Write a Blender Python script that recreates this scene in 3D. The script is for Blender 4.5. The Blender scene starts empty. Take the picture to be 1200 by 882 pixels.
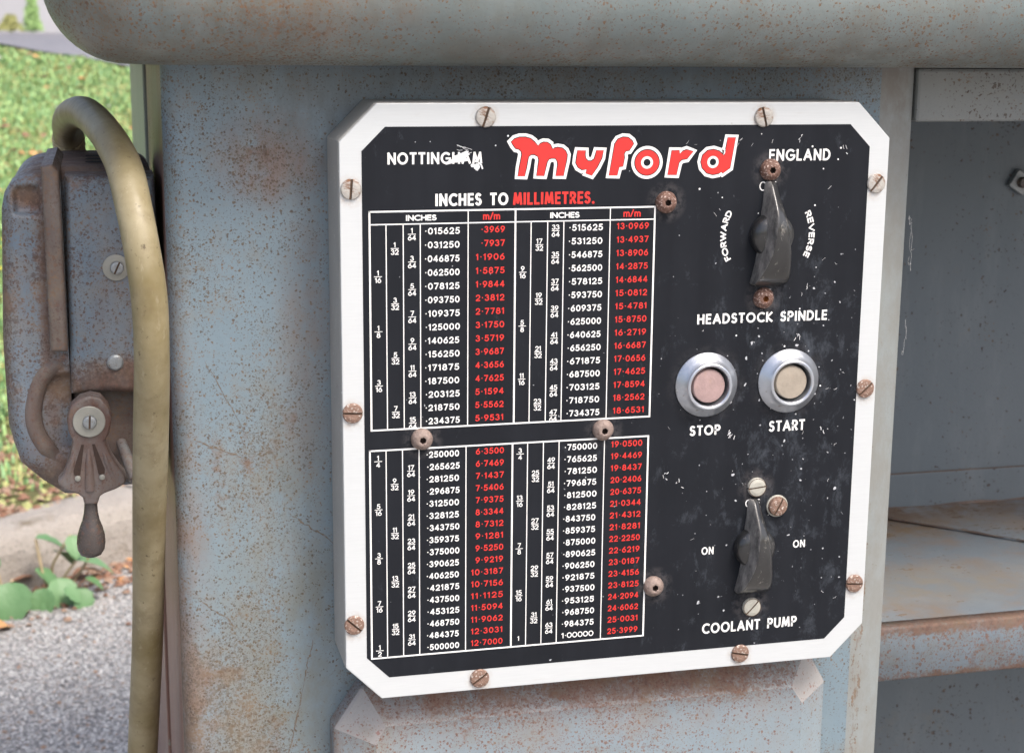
import bpy, bmesh, math, random
import numpy as np
from mathutils import Vector, Matrix
from mathutils.geometry import tessellate_polygon
random.seed(7); rng = np.random.default_rng(7)
S = bpy.context.scene; COL = S.collection
pi, sin, cos, rad = math.pi, math.sin, math.cos, math.radians

# ---------------------------------------------------------------- camera
cd = bpy.data.cameras.new('camera'); cam = bpy.data.objects.new('camera', cd); COL.objects.link(cam)
YAW, PITCH, ROLL = 0.24993721, 0.20926488, 0.0086749
fw = Vector((sin(YAW)*cos(PITCH), cos(YAW)*cos(PITCH), -sin(PITCH)))
r0 = Vector((cos(YAW), -sin(YAW), 0)); u0 = r0.cross(fw)
cr = r0*cos(ROLL)+u0*sin(ROLL); cu = u0*cos(ROLL)-r0*sin(ROLL)
M4 = Matrix((cr, cu, -fw)).transposed().to_4x4(); M4.translation = (-0.11500224, -0.80234297, 0.34974458)
cam.matrix_world = M4
cd.sensor_width = 36; cd.lens = 1884.75/1200*36; cd.clip_start = .02; cd.clip_end = 500
cd.dof.use_dof = True; cd.dof.focus_distance = .86; cd.dof.aperture_fstop = 19
S.camera = cam
# ---------------------------------------------------------------- sky, sun, exposure
SUN_AZ, SUN_EL = rad(150), rad(56)          # azimuth clockwise from +Y
W = bpy.data.worlds.new('World'); S.world = W; W.use_nodes = True
wn = W.node_tree; wn.nodes.clear()
sky = wn.nodes.new('ShaderNodeTexSky'); sky.sky_type = 'NISHITA'; sky.sun_disc = False
sky.sun_elevation = SUN_EL; sky.sun_rotation = SUN_AZ; sky.dust_density = 6.0; sky.air_density = 1.0; sky.ozone_density = 1.0
bg = wn.nodes.new('ShaderNodeBackground'); bg.inputs[1].default_value = 0.15
wo = wn.nodes.new('ShaderNodeOutputWorld'); wn.links.new(sky.outputs[0], bg.inputs[0]); wn.links.new(bg.outputs[0], wo.inputs[0])
sd = bpy.data.lights.new('sun', 'SUN'); sd.energy = 1.5; sd.angle = rad(16); sd.color = (1, .98, .95)
sun = bpy.data.objects.new('sun', sd); COL.objects.link(sun)
sdir = Vector((sin(SUN_AZ)*cos(SUN_EL), cos(SUN_AZ)*cos(SUN_EL), sin(SUN_EL)))
sun.rotation_euler = sdir.to_track_quat('Z', 'Y').to_euler(); sun.location = sdir*5
S.view_settings.view_transform = 'Standard'; S.view_settings.look = 'None'
S.view_settings.exposure = 0.88; S.view_settings.gamma = 1
S.render.engine = 'CYCLES'

# ---------------------------------------------------------------- material helpers
class NT:
    def __init__(s, name):
        s.m = bpy.data.materials.new(name); s.m.use_nodes = True
        s.t = s.m.node_tree; s.b = s.t.nodes['Principled BSDF']
        s.co = s.t.nodes.new('ShaderNodeTexCoord').outputs['Object']
    def link(s, a, inp):
        if hasattr(a, 'is_output'): s.t.links.new(a, inp)
        elif isinstance(a, (tuple, list)) and len(a) == 3 and inp.type == 'RGBA': inp.default_value = (*a, 1)
        else: inp.default_value = a
    def mapv(s, scale=(1,1,1), rot=(0,0,0), loc=(0,0,0), v=None):
        n = s.t.nodes.new('ShaderNodeMapping'); s.link(v or s.co, n.inputs[0])
        n.inputs[1].default_value = loc; n.inputs[2].default_value = rot; n.inputs[3].default_value = scale
        return n.outputs[0]
    def noise(s, sc, det=3, rough=.55, v=None, dist=0):
        n = s.t.nodes.new('ShaderNodeTexNoise'); s.link(v or s.co, n.inputs['Vector'])
        n.inputs['Scale'].default_value = sc; n.inputs['Detail'].default_value = det
        n.inputs['Roughness'].default_value = rough; n.inputs['Distortion'].default_value = dist
        return n.outputs['Fac']
    def voro(s, sc, feat='F1', v=None, out='Distance', rnd=1):
        n = s.t.nodes.new('ShaderNodeTexVoronoi'); n.feature = feat; s.link(v or s.co, n.inputs['Vector'])
        n.inputs['Scale'].default_value = sc; n.inputs['Randomness'].default_value = rnd
        return n.outputs[out]
    def math(s, op, a, b=0, c=0, clamp=False):
        n = s.t.nodes.new('ShaderNodeMath'); n.operation = op; n.use_clamp = clamp
        s.link(a, n.inputs[0]); s.link(b, n.inputs[1])
        if op == 'MULTIPLY_ADD': s.link(c, n.inputs[2])
        return n.outputs[0]
    def thr(s, a, t, gain):       # clamp((a-t)*gain)
        return s.math('MULTIPLY', s.math('SUBTRACT', a, t), gain, clamp=True)
    def mix(s, f, a, b):
        n = s.t.nodes.new('ShaderNodeMix'); n.data_type = 'RGBA'
        s.link(f, n.inputs[0]); s.link(a, n.inputs[6]); s.link(b, n.inputs[7]); return n.outputs[2]
    def blob(s, c, r, soft=1.0):      # 1 in the middle of an ellipsoid, 0 at its edge
        n = s.t.nodes.new('ShaderNodeVectorMath'); n.operation = 'SUBTRACT'; s.link(s.co, n.inputs[0]); n.inputs[1].default_value = c
        m = s.t.nodes.new('ShaderNodeVectorMath'); m.operation = 'DIVIDE'; s.t.links.new(n.outputs[0], m.inputs[0]); m.inputs[1].default_value = r
        l = s.t.nodes.new('ShaderNodeVectorMath'); l.operation = 'LENGTH'; s.t.links.new(m.outputs[0], l.inputs[0])
        return s.math('MULTIPLY', s.math('SUBTRACT', 1, l.outputs['Value']), soft, clamp=True)
    def bump(s, h, dist, st=1.0):
        n = s.t.nodes.new('ShaderNodeBump'); s.link(h, n.inputs['Height']); n.inputs['Distance'].default_value = dist
        n.inputs['Strength'].default_value = st; s.t.links.new(n.outputs[0], s.b.inputs['Normal'])
    def out(s, col=None, rough=None, metal=None, spec=None, **k):
        if col is not None: s.link(col, s.b.inputs['Base Color'])
        if rough is not None: s.link(rough, s.b.inputs['Roughness'])
        if metal is not None: s.link(metal, s.b.inputs['Metallic'])
        if spec is not None: s.link(spec, s.b.inputs['Specular IOR Level'])
        for a, b in k.items(): s.link(b, s.b.inputs[a.replace('_', ' ')])
        return s.m

def rusty(name, paint=(.155,.205,.245), paint2=(.20,.245,.27), rust=(.17,.115,.075), rust2=(.105,.072,.05),
          thr=.60, k=.5, fine=330, blotch=.70, patches=(), rough=.42, low=9, stain=(.19,.18,.14), stain_t=.56, bumpd=.0006, stretch=(1,1,1), tints=()):
    s = NT(name)
    n1 = s.noise(fine, 2.5, .6, s.mapv(stretch)); n2 = s.noise(fine*2.3, 2, .5)
    lo = s.noise(low, 4, .6); lo2 = s.noise(low*.45, 3, .6, s.mapv((1,1,.5), loc=(3,1,7)))
    t = s.math('SUBTRACT', thr, s.math('MULTIPLY', s.math('SUBTRACT', lo, .5), k))
    for c, r, a in patches:
        t = s.math('SUBTRACT', t, s.math('MULTIPLY', s.blob(c, r, 1.6), a))
    wv = s.t.nodes.new('ShaderNodeVectorMath'); wv.operation = 'MULTIPLY_ADD'
    nz_ = s.t.nodes.new('ShaderNodeTexNoise'); s.link(s.co, nz_.inputs['Vector']); nz_.inputs['Scale'].default_value = fine*1.6; nz_.inputs['Detail'].default_value = 3
    s.t.links.new(nz_.outputs['Color'], wv.inputs[0]); wv.inputs[1].default_value = (.0036*330/fine,)*3; s.link(s.mapv(stretch), wv.inputs[2])
    den = s.math('MULTIPLY_ADD', s.math('SUBTRACT', .70, t), 3.2, .22)       # share of the cells that carry a spot
    def spots(sc, rad_):
        d_ = s.voro(sc, 'F1', v=wv.outputs[0]); cc = s.voro(sc, 'F1', v=wv.outputs[0], out='Color')
        sp_ = s.t.nodes.new('ShaderNodeSeparateColor'); s.t.links.new(cc, sp_.inputs[0])
        r_ = s.math('MULTIPLY', s.math('MULTIPLY', s.math('SUBTRACT', den, sp_.outputs[0]), 2.2, clamp=True), rad_)
        return s.math('MULTIPLY', s.math('SUBTRACT', r_, d_), 14, clamp=True)
    speck = s.math('MULTIPLY', spots(fine*1.15, .40), .85)
    micro = s.math('MULTIPLY', spots(fine*2.1, .44), .6)
    heavy = s.thr(n1, s.math('ADD', t, .085), 8)
    mask = s.math('MAXIMUM', s.math('MAXIMUM', speck, micro), s.math('MULTIPLY', heavy, .65))
    bl = s.thr(s.noise(low*5, 6, .72), s.math('ADD', t, blotch-.6), 9)
    base = s.mix(s.thr(lo2, .42, 4), paint, paint2)
    base = s.mix(s.math('MULTIPLY', s.thr(s.noise(low*1.7, 5, .65, s.mapv((1,1,.35), loc=(9,2,4))), stain_t, 5), .55), base, stain)
    base = s.mix(s.math('MULTIPLY', s.thr(s.noise(900, 2), .5, 3), .22), base, (.09,.11,.13))
    rc = s.mix(s.thr(s.noise(420, 3, .7), .42, 5), rust, rust2)
    rc = s.mix(s.thr(s.noise(60, 3), .5, 4), rc, (.19,.12,.07))
    col = s.mix(s.math('MULTIPLY', bl, .8), base, s.mix(s.noise(300, 4, .7), (.20,.105,.065), (.11,.06,.045)))
    haze_ = s.thr(s.noise(fine*.16, 6, .75), s.math('ADD', t, -.06), 3.5)
    col = s.mix(s.math('MULTIPLY', haze_, .50), col, (.19,.165,.125))
    for c, r, tc, a in tints:      # local tones: grime, bare primer, rust bloom, soft shade painted under the tray
        tm = s.math('MULTIPLY', s.math('MULTIPLY', s.blob(c, r, 1.5), a), s.thr(s.noise(48, 6, .75, s.mapv((1,1,.6), loc=c)), .36, 4))
        col = s.mix(tm, col, tc)
    col = s.mix(mask, col, rc)
    col = s.mix(s.math('MULTIPLY', s.thr(s.noise(38, 5, .7, s.mapv((1,1,.25), loc=(2,8,3))), .5, 3), .22), col, (.30,.33,.34))
    s.bump(s.math('ADD', s.math('MULTIPLY', s.noise(160, 4, .6), .5), s.math('MULTIPLY', s.noise(14, 2), 4)), bumpd, .8)
    ro = s.math('ADD', rough, s.math('MULTIPLY', s.math('MAXIMUM', mask, bl), .35))
    return s.out(col, ro, 0.0, .45)

def plain(name, col, rough=.5, metal=0, var=.12, sc=80, bumpd=.0002, dirt=None, dt=.58, dsc=60):
    s = NT(name); d = tuple(c*(1-var*2) for c in col)
    c = s.mix(s.noise(sc, 4, .6), tuple(min(1, x*(1+var)) for x in col), d)
    if dirt: c = s.mix(s.thr(s.noise(dsc, 5, .7, s.mapv(loc=(5,5,5))), dt, 8), c, dirt)
    s.bump(s.noise(sc*5, 3), bumpd, .6)
    return s.out(c, rough, metal)

M = {}
M['front'] = rusty('painted steel with rust specks', fine=470, thr=.555, k=.75, low=7, rust=(.115,.078,.045), rust2=(.07,.048,.032),
      tints=[((-.088,.042,-.02),(.026,.06,.30),(.19,.13,.10),.9), ((-.025,.042,.02),(.045,.03,.20),(.155,.150,.115),.6), ((-.01,.042,.30),(.06,.03,.045),(.10,.095,.09),.6), ((-.03,.042,.285),(.035,.03,.03),(.19,.13,.11),.8),  # dark entries near the tray paint its soft shadow along with grime
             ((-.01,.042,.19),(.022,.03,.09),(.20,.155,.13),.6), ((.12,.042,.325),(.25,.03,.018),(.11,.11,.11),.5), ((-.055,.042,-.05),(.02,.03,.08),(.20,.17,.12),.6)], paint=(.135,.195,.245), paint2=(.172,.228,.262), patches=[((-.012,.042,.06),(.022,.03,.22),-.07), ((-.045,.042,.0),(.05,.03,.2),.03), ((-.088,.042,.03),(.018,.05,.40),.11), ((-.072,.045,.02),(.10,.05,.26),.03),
      ((-.035,.042,.28),(.035,.03,.024),.12), ((-.03,.042,.16),(.03,.03,.16),.035), ((-.01,.042,.20),(.02,.03,.09),.05), ((-.05,.042,.0),(.03,.03,.12),.06), ((.318,.042,-.05),(.006,.03,.25),.14), ((.16,.042,.0),(.2,.03,.02),.1)])
M['side'] = rusty('brown primer showing on the side', paint=(.185,.085,.062), paint2=(.20,.105,.08), thr=.66, stain=(.17,.165,.13), stain_t=.52, rust=(.13,.07,.045),
      patches=[((-.084,.28,.28),(.02,.04,.06),.16)])
M['flange'] = rusty('weathered grey steel with painted grass light', tints=[((-.085,.5,-.20),(.2,.7,.46),(.185,.095,.072),4)], paint=(.24,.27,.22), paint2=(.29,.31,.26), thr=.70, stain=(.17,.17,.13))  # pale green is light off the grass, put into the paint
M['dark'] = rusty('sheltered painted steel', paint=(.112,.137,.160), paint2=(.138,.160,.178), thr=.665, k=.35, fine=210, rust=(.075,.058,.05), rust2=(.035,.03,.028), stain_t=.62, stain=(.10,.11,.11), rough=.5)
M['lintel'] = rusty('grey flecked lintel paint', paint=(.17,.185,.19), paint2=(.20,.21,.205), thr=.62, fine=300, rust=(.085,.06,.045), rust2=(.05,.04,.033))
M['shelf'] = rusty('shelf steel with wet rust stains', tints=[((.42,.24,-.0065),(.14,.035,.02),(.17,.115,.065),1.2), ((.50,.27,-.0065),(.25,.03,.02),(.13,.085,.055),1.2), ((.42,.12,-.0065),(.12,.05,.02),(.20,.17,.13),.7)], paint=(.15,.175,.20), paint2=(.19,.21,.225), thr=.68, fine=150, stain=(.21,.135,.075), stain_t=.47, low=16, stretch=(.5,1,1),
      patches=[((.46,.27,-.0065),(.2,.03,.02),.10), ((.42,.22,-.0065),(.09,.03,.02),.06)])
M['lip'] = rusty('shelf lip with heavy rust specks', paint=(.19,.235,.27), paint2=(.22,.255,.28), thr=.56, rust=(.23,.13,.095), rust2=(.15,.085,.065),
      patches=[((.45,.05,-.02),(.07,.05,.04),.10), ((.40,.052,-.0065),(.4,.02,.009),.24), ((.40,.052,-.042),(.4,.02,.006),.16)])
M['door'] = rusty('cover plate with rusty top bevel', fine=440, tints=[((.11,.03,-.010),(.20,.05,.020),(.19,.115,.09),.95), ((.15,.02,-.03),(.25,.05,.018),(.24,.185,.16),.35), ((-.003,.035,-.05),(.006,.03,.1),(.17,.11,.08),.9), ((.02,.017,-.05),(.01,.02,.05),(.22,.20,.14),.6)], paint=(.20,.25,.285), paint2=(.235,.275,.29), thr=.585, rust=(.19,.10,.07), rust2=(.12,.055,.04), stain=(.24,.17,.13), stain_t=.52,
      patches=[((.10,.03,-.012),(.17,.05,.022),.19), ((.24,.03,-.018),(.07,.05,.016),.18), ((.15,.015,-.03),(.2,.03,.03),.05)])
M['facet'] = rusty('worn pinkish corner', paint=(.27,.26,.255), paint2=(.31,.30,.29), thr=.60, rust=(.25,.13,.11), rust2=(.16,.08,.07), stain=(.33,.24,.22))
M['bend'] = rusty('worn grey edge with painted side light', tints=[((.325,.045,.1),(.05,.1,.5),(.20,.205,.195),1.2), ((.33,.045,.32),(.03,.1,.06),(.17,.155,.14),1)], paint=(.205,.23,.235), paint2=(.25,.27,.265), thr=.70, k=.3, stain=(.27,.27,.25), stain_t=.6, stretch=(1,1,.25), patches=[((.320,.042,-.05),(.006,.03,.25),.2)])  # paler than the front: side light on the turned face, put into the colour
M['tray'] = rusty('dirty grey green painted steel tray', tints=[((-.09,-.02,.36),(.12,.08,.06),(.115,.105,.085),.8), ((.3,-.02,.338),(.6,.08,.014),(.10,.10,.088),.7), ((.0,-.03,.36),(.06,.05,.02),(.16,.11,.075),.5), ((.25,-.03,.392),(.3,.05,.010),(.15,.09,.07),.8)], paint=(.15,.185,.185), paint2=(.195,.225,.22), thr=.59, fine=400, low=11, rust=(.19,.10,.05), rust2=(.11,.06,.035), stain=(.135,.115,.085), stain_t=.47, rough=.4,  # includes a darker band along the bottom of the rounded edge
      patches=[((-.08,-.02,.36),(.13,.08,.05),.05), ((-.02,-.03,.35),(.05,.08,.05),.05), ((.22,-.03,.395),(.12,.03,.014),.15)])
M['box'] = rusty('rusting grey switch box paint', tints=[((-.12,.17,.282),(.1,.10,.016),(.12,.078,.062),1.5), ((-.172,.1,.19),(.008,.05,.12),(.13,.10,.065),1.0), ((-.146,.08,.2),(.006,.03,.10),(.12,.07,.05),.9), ((-.11,.07,.163),(.04,.03,.018),(.12,.06,.045),1.1), ((-.15,.08,.115),(.03,.03,.022),(.13,.08,.065),1.1), ((-.155,.08,.262),(.01,.03,.007),(.19,.11,.07),1.1), ((-.15,.08,.145),(.014,.03,.03),(.14,.10,.085),.7)], paint=(.10,.145,.195), paint2=(.13,.17,.21), thr=.535, fine=420, rust=(.10,.062,.045), rust2=(.06,.038,.03), stain=(.13,.10,.085), stain_t=.50, low=16,
      patches=[((-.11,.15,.286),(.12,.2,.018),.32), ((-.11,.07,.162),(.05,.04,.02),.2), ((-.145,.08,.2),(.012,.1,.12),.12), ((-.17,.1,.2),(.012,.1,.12),.14), ((-.155,.08,.266),(.012,.03,.008),.26), ((-.15,.08,.108),(.04,.04,.018),.2)])
M['rustbox'] = rusty('brown rusted steel', paint=(.078,.056,.048), paint2=(.10,.078,.07), thr=.50, rust=(.12,.072,.055), rust2=(.08,.052,.043), stain=(.13,.09,.075), stain_t=.42, low=30, bumpd=.001)
M['lever'] = rusty('rusted cast lever', tints=[((-.127,.05,.15),(.03,.05,.025),(.075,.035,.026),1.2), ((-.127,.05,.125),(.03,.05,.04),(.085,.048,.038),.7)], paint=(.14,.15,.155), paint2=(.12,.12,.12), thr=.55, fine=420, rust=(.12,.07,.052), rust2=(.065,.04,.033), stain=(.13,.08,.06), stain_t=.38, low=40, rough=.38, bumpd=.001)
M['knobmetal'] = rusty('dark worn handle', paint=(.075,.06,.055), paint2=(.06,.05,.046), thr=.58, rust=(.09,.05,.035), rust2=(.05,.03,.025), stain=(.06,.04,.035), low=40, rough=.25)

s = NT('grey housing casting'); c = s.mix(s.noise(35, 4), (.38,.375,.36), (.28,.28,.275))
c = s.mix(s.thr(s.noise(300, 3, .7), .64, 10), c, (.6,.6,.6)); c = s.mix(s.thr(s.noise(55, 5, .7), .62, 8), c, (.19,.15,.13))
s.bump(s.noise(400, 3), .0004, .7); M['housing'] = s.out(c, .5)
s = NT('white brushed aluminium'); br = s.noise(60, 4, .7, s.mapv((1,1,22)))
c = s.mix(br, (.565,.59,.60), (.48,.50,.51)); c = s.mix(s.thr(s.noise(25, 5, .7), .68, 6), c, (.62,.60,.55))
c = s.mix(s.thr(s.noise(330, 2), .74, 14), c, (.35,.33,.30))
for x_, z_ in ((.0748,.3089),(.2261,.3083),(.0056,.2733),(.0051,.1583),(.0046,.043),(.073,.0067),(.2248,.0074),(.2932,.2723),(.2934,.1581),(.2934,.0438)):
    c = s.mix(s.math('MULTIPLY', s.math('MULTIPLY', s.blob((x_-.0003,0,z_-.001), (.0085,.02,.0095), 2.0), s.thr(s.noise(240, 4, .7), .40, 5)), .55), c, (.36,.27,.20))
c = s.mix(s.math('MULTIPLY', s.thr(s.noise(120, 5, .75, s.mapv((.25,1,1.6))), .62, 7), .35), c, (.40,.38,.35))
s.bump(br, .0001, .3); M['plate'] = s.out(c, .38, .12)
s = NT('black enamel with dust and scuffs')
lo = s.noise(16, 4, .65)
right = s.math('ADD', s.blob((.25,0,.10),(.12,.5,.24),1.0), s.math('MULTIPLY', s.blob((.25,0,.19),(.05,.5,.05),1.2), .5))
sm = s.math('MULTIPLY', s.thr(s.noise(70, 9, .82, s.mapv((1,1,.6)), dist=.3), s.math('SUBTRACT', .60, s.math('MULTIPLY', right, .10)), 5), .20)
c = s.mix(lo, (.014,.0155,.020), (.006,.007,.009))
c = s.mix(sm, c, (.26,.30,.36))
sp = s.thr(s.noise(340, 1.5, .5), s.math('SUBTRACT', .765, s.math('MULTIPLY', s.math('ADD', s.math('MULTIPLY', s.math('SUBTRACT', lo, .5), .25), s.math('MULTIPLY', right, .07)), 1)), 25)
c = s.mix(s.math('MULTIPLY', sp, .75), c, (.62,.64,.68))
for q in ((.2313,.2804),(.2304,.2113),(.0417,.1427),(.1408,.1425),(.1719,.0518),(.2305,.1051),(.2304,.035),(.1730,.2641),(.1991,.1648),(.2471,.1646)):
    rr = .024 if q[1] in (.1648,.1646) else .012
    halo = s.math('MULTIPLY', s.blob((q[0],0,q[1]), (rr,rr,rr), 1.5), s.thr(s.noise(190, 4, .7), .42, 6))
    c = s.mix(s.math('MULTIPLY', halo, .12 if rr>.02 else .20), c, (.33,.30,.30))
vb = s.noise(90, 2, .5, s.mapv((1,1,.04))); c = s.mix(s.math('MULTIPLY', vb, .10), c, (.08,.09,.11))
s.bump(s.noise(60, 2), .0001, .2); M['enamel'] = s.out(c, s.math('ADD', .33, s.math('MULTIPLY', s.noise(30, 4), .2)), 0, .10)

def ink(name, col, dk):
    s = NT(name); c = s.mix(s.thr(s.noise(420, 3, .6), .69, 10), col, dk); return s.out(s.mix(s.noise(40, 3), c, tuple(x*.86 for x in col)) if 0 else c, .45, 0, .3)
M['white'] = ink('white print', (.78,.78,.77), (.25,.25,.26)); M['red'] = ink('red print', (.62,.035,.03), (.45,.07,.06))
M['logo_red'] = ink('red enamel', (.62,.035,.032), (.5,.08,.075))
M['scratch'] = plain('bare scratched metal', (.80,.81,.83), .4, .2)
s = NT('rusty slotted screw'); c = s.mix(s.noise(420, 5, .7), (.30,.19,.145), (.12,.07,.05)); c = s.mix(s.thr(s.noise(700, 3), .56, 7), c, (.6,.55,.5)); s.bump(s.noise(500, 4), .0008, .8); M['screw_rust'] = s.out(c, .55, .2)
s = NT('bright slotted screw'); c = s.mix(s.noise(420, 5, .7), (.55,.54,.51), (.30,.27,.24)); c = s.mix(s.thr(s.noise(300, 3, .7, s.mapv((1,1,.4))), .53, 7), c, (.20,.10,.055)); s.bump(s.noise(500, 4), .0005, .6); M['screw_bright'] = s.out(c, .4, .35)
M['slot'] = plain('rust in the slot', (.085,.05,.03), .8, 0, .3, 600)
s = NT('rusted domed bolt'); c = s.mix(s.noise(380, 5, .72), (.22,.115,.085), (.065,.036,.028)); c = s.mix(s.thr(s.noise(900, 3), .57, 9), c, (.55,.43,.38)); s.bump(s.noise(420, 5, .7), .0012, .9); M['bolt'] = s.out(c, .5, .15)
s = NT('pale corroded domed bolt'); c = s.mix(s.noise(380, 5, .72), (.36,.29,.26), (.14,.09,.07)); c = s.mix(s.thr(s.noise(700, 3), .60, 9), c, (.10,.05,.035)); s.bump(s.noise(420, 5, .7), .001, .9); M['bolt_pale'] = s.out(c, .5, .15)
M['socket'] = plain('dark rusty socket', (.035,.018,.012), .8, 0, .3, 600); M['socket_orange'] = plain('orange rust in socket', (.28,.10,.02), .8, 0, .5, 500)
M['cream'] = plain('cream painted screw', (.42,.41,.36), .45, .1, .15, 250, .0003, (.30,.27,.21), .60, 260)
s = NT('worn chrome'); c = s.mix(s.thr(s.noise(260, 5, .72), .60, 9), (.52,.55,.60), (.24,.21,.19)); s.bump(s.noise(300, 4), .0003, .6)
M['chrome'] = s.out(c, s.math('ADD', .22, s.math('MULTIPLY', s.noise(150, 4), .25)), .85)
M['stop'] = plain('faded pink button', (.36,.25,.24), .5, 0, .2, 180, .0003, (.34,.23,.19), .56, 300)
M['start'] = plain('faded tan button', (.34,.295,.24), .5, 0, .2, 120, .0003, (.33,.27,.21), .58, 300)
M['gap'] = plain('black gap', (.006,.006,.007), .7)
s = NT('worn black bakelite'); c = s.mix(s.noise(60, 5, .7), (.008,.0085,.010), (.028,.028,.028)); c = s.mix(s.thr(s.noise(200, 5, .75, s.mapv((1,1,.5))), .60, 8), c, (.20,.19,.175))
s.bump(s.noise(250, 4, .6), .0003, .5); M['bakelite'] = s.out(c, s.math('ADD', .20, s.math('MULTIPLY', s.noise(120, 4), .35)), 0, .35, Coat_Weight=.9, Coat_Roughness=.11)
s = NT('dull bakelite side'); c = s.mix(s.thr(s.noise(130, 6, .78, s.mapv((1,1,.6))), .36, 3.5), (.06,.06,.06), (.26,.25,.24)); s.bump(s.noise(350, 4, .6), .0003, .6); M['bakelite_dull'] = s.out(c, .5, 0, .4)
s = NT('aged yellow plastic hose'); lo = s.noise(22, 4, .6)
c = s.mix(s.thr(lo, .35, 3), (.30,.26,.165), (.17,.135,.06)); c = s.mix(s.math('MULTIPLY', s.thr(s.noise(55, 6, .72), .50, 5), .6), c, (.15,.115,.06)); c = s.mix(s.thr(s.noise(260, 5, .72), .62, 12), c, (.09,.065,.035)); c = s.mix(s.math('MULTIPLY', s.thr(s.noise(300, 4, .7, s.mapv((1,1,.25))), .60, 8), .35), c, (.42,.38,.28)); c = s.mix(s.math('MULTIPLY', s.thr(s.noise(30, 5, .7, s.mapv((1,1,.3), loc=(7,1,2))), .5, 4), .5), c, (.13,.095,.045))
s.bump(s.noise(90, 5), .0007, .5); M['hose'] = s.out(c, s.math('ADD', .36, s.math('MULTIPLY', s.noise(80, 4), .2)), 0, .4)
M['tape'] = plain('cracked cream tape', (.50,.43,.27), .6, 0, .3, 120, .002, (.13,.09,.05), .56, 110)
M['washer'] = plain('grey zinc washer', (.27,.27,.24), .5, .25, .12, 200); M['steel'] = plain('dull steel screw', (.30,.32,.33), .42, .6, .2, 300, .0003, (.16,.10,.07), .6, 400)
M['web'] = plain('cobweb', (.6,.6,.6), .8)
M['scrape'] = plain('rusty scrape', (.16,.12,.085), .7, 0, .3, 500, .0002, (.16,.19,.21), .50, 500)
# ground
s = NT('worn asphalt with pale chips')
vc = s.voro(250, 'F1', out='Color'); sep = s.t.nodes.new('ShaderNodeSeparateColor'); s.t.links.new(vc, sep.inputs[0])
vd = s.voro(250)
c = s.mix(sep.outputs[0], (.33,.325,.31), (.55,.535,.51)); c = s.mix(s.thr(sep.outputs[1], .78, 8), c, (.72,.70,.66)); c = s.mix(s.thr(sep.outputs[2], .9, 10), c, (.27,.18,.12))
c = s.mix(s.thr(vd, .42, 4), c, (.17,.165,.16)); c = s.mix(s.math('MULTIPLY', s.thr(s.noise(4, 4, .6), .5, 4), .4), c, (.30,.285,.27))
s.bump(s.math('SUBTRACT', 1, vd), .004, .8); M['asphalt'] = s.out(c, .8)
s = NT('pale road'); c = s.mix(s.noise(60, 5, .7), (.19,.19,.21), (.13,.13,.15)); c = s.mix(s.math('MULTIPLY', s.thr(s.noise(1.3, 4), .48, 5), .5), c, (.21,.21,.23)); s.bump(s.noise(150, 3), .004); M['road'] = s.out(c, .85)
s = NT('kerb stone'); c = s.mix(s.noise(14, 6, .7), (.42,.385,.345), (.25,.22,.19)); c = s.mix(s.thr(s.noise(260, 4, .6), .56, 8), c, (.16,.145,.13)); c = s.mix(s.thr(s.noise(9, 5, .7, s.mapv(loc=(4,4,4))), .55, 6), c, (.15,.12,.08)); s.bump(s.noise(40, 6, .7), .012, .8); M['kerb'] = s.out(c, .9)
s = NT('lawn soil'); c = s.mix(s.noise(20, 6, .7), (.12,.16,.035), (.12,.085,.045)); c = s.mix(s.thr(s.noise(3, 4, .7), .55, 5), c, (.13,.20,.05)); s.bump(s.noise(80, 5, .7), .01); M['soil'] = s.out(c, .95)
M['wall'] = plain('pale render', (.40,.40,.42), .9, 0, .12, 1.5, .002, (.33,.33,.34), .55, 2.5)
def leafmat(name, a, b, tr=.25):
    s = NT(name); c = s.mix(s.noise(30, 3), a, b); s.bump(s.noise(160, 2), .0008); return s.out(c, .5, 0, .4, Transmission_Weight=0.0, Subsurface_Weight=0.0)
M['leaf'] = leafmat('green leaf', (.085,.18,.07), (.13,.245,.11)); M['leaf2'] = leafmat('pale green leaf', (.15,.27,.125), (.11,.215,.095))
M['stem'] = plain('tan stem', (.42,.33,.2), .6); M['orange'] = leafmat('orange fallen leaf', (.48,.20,.07), (.55,.32,.15)); M['brown'] = leafmat('brown fallen leaf', (.17,.08,.045), (.24,.13,.08))
M['grass1'] = leafmat('grass bright', (.27,.44,.15), (.36,.52,.22)); M['grass2'] = leafmat('grass deep', (.17,.33,.13), (.25,.41,.20)); M['grass3'] = leafmat('grass dry', (.38,.36,.16), (.30,.33,.11))
M['chip1'] = plain('pale chip', (.42,.40,.39), .8, 0, .2, 90); M['chip2'] = plain('grey chip', (.24,.235,.235), .8, 0, .2, 90); M['chip3'] = plain('brown chip', (.30,.20,.14), .8, 0, .2, 90)
M['yellow'] = plain('yellow flower', (.7,.6,.05), .6)

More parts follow.
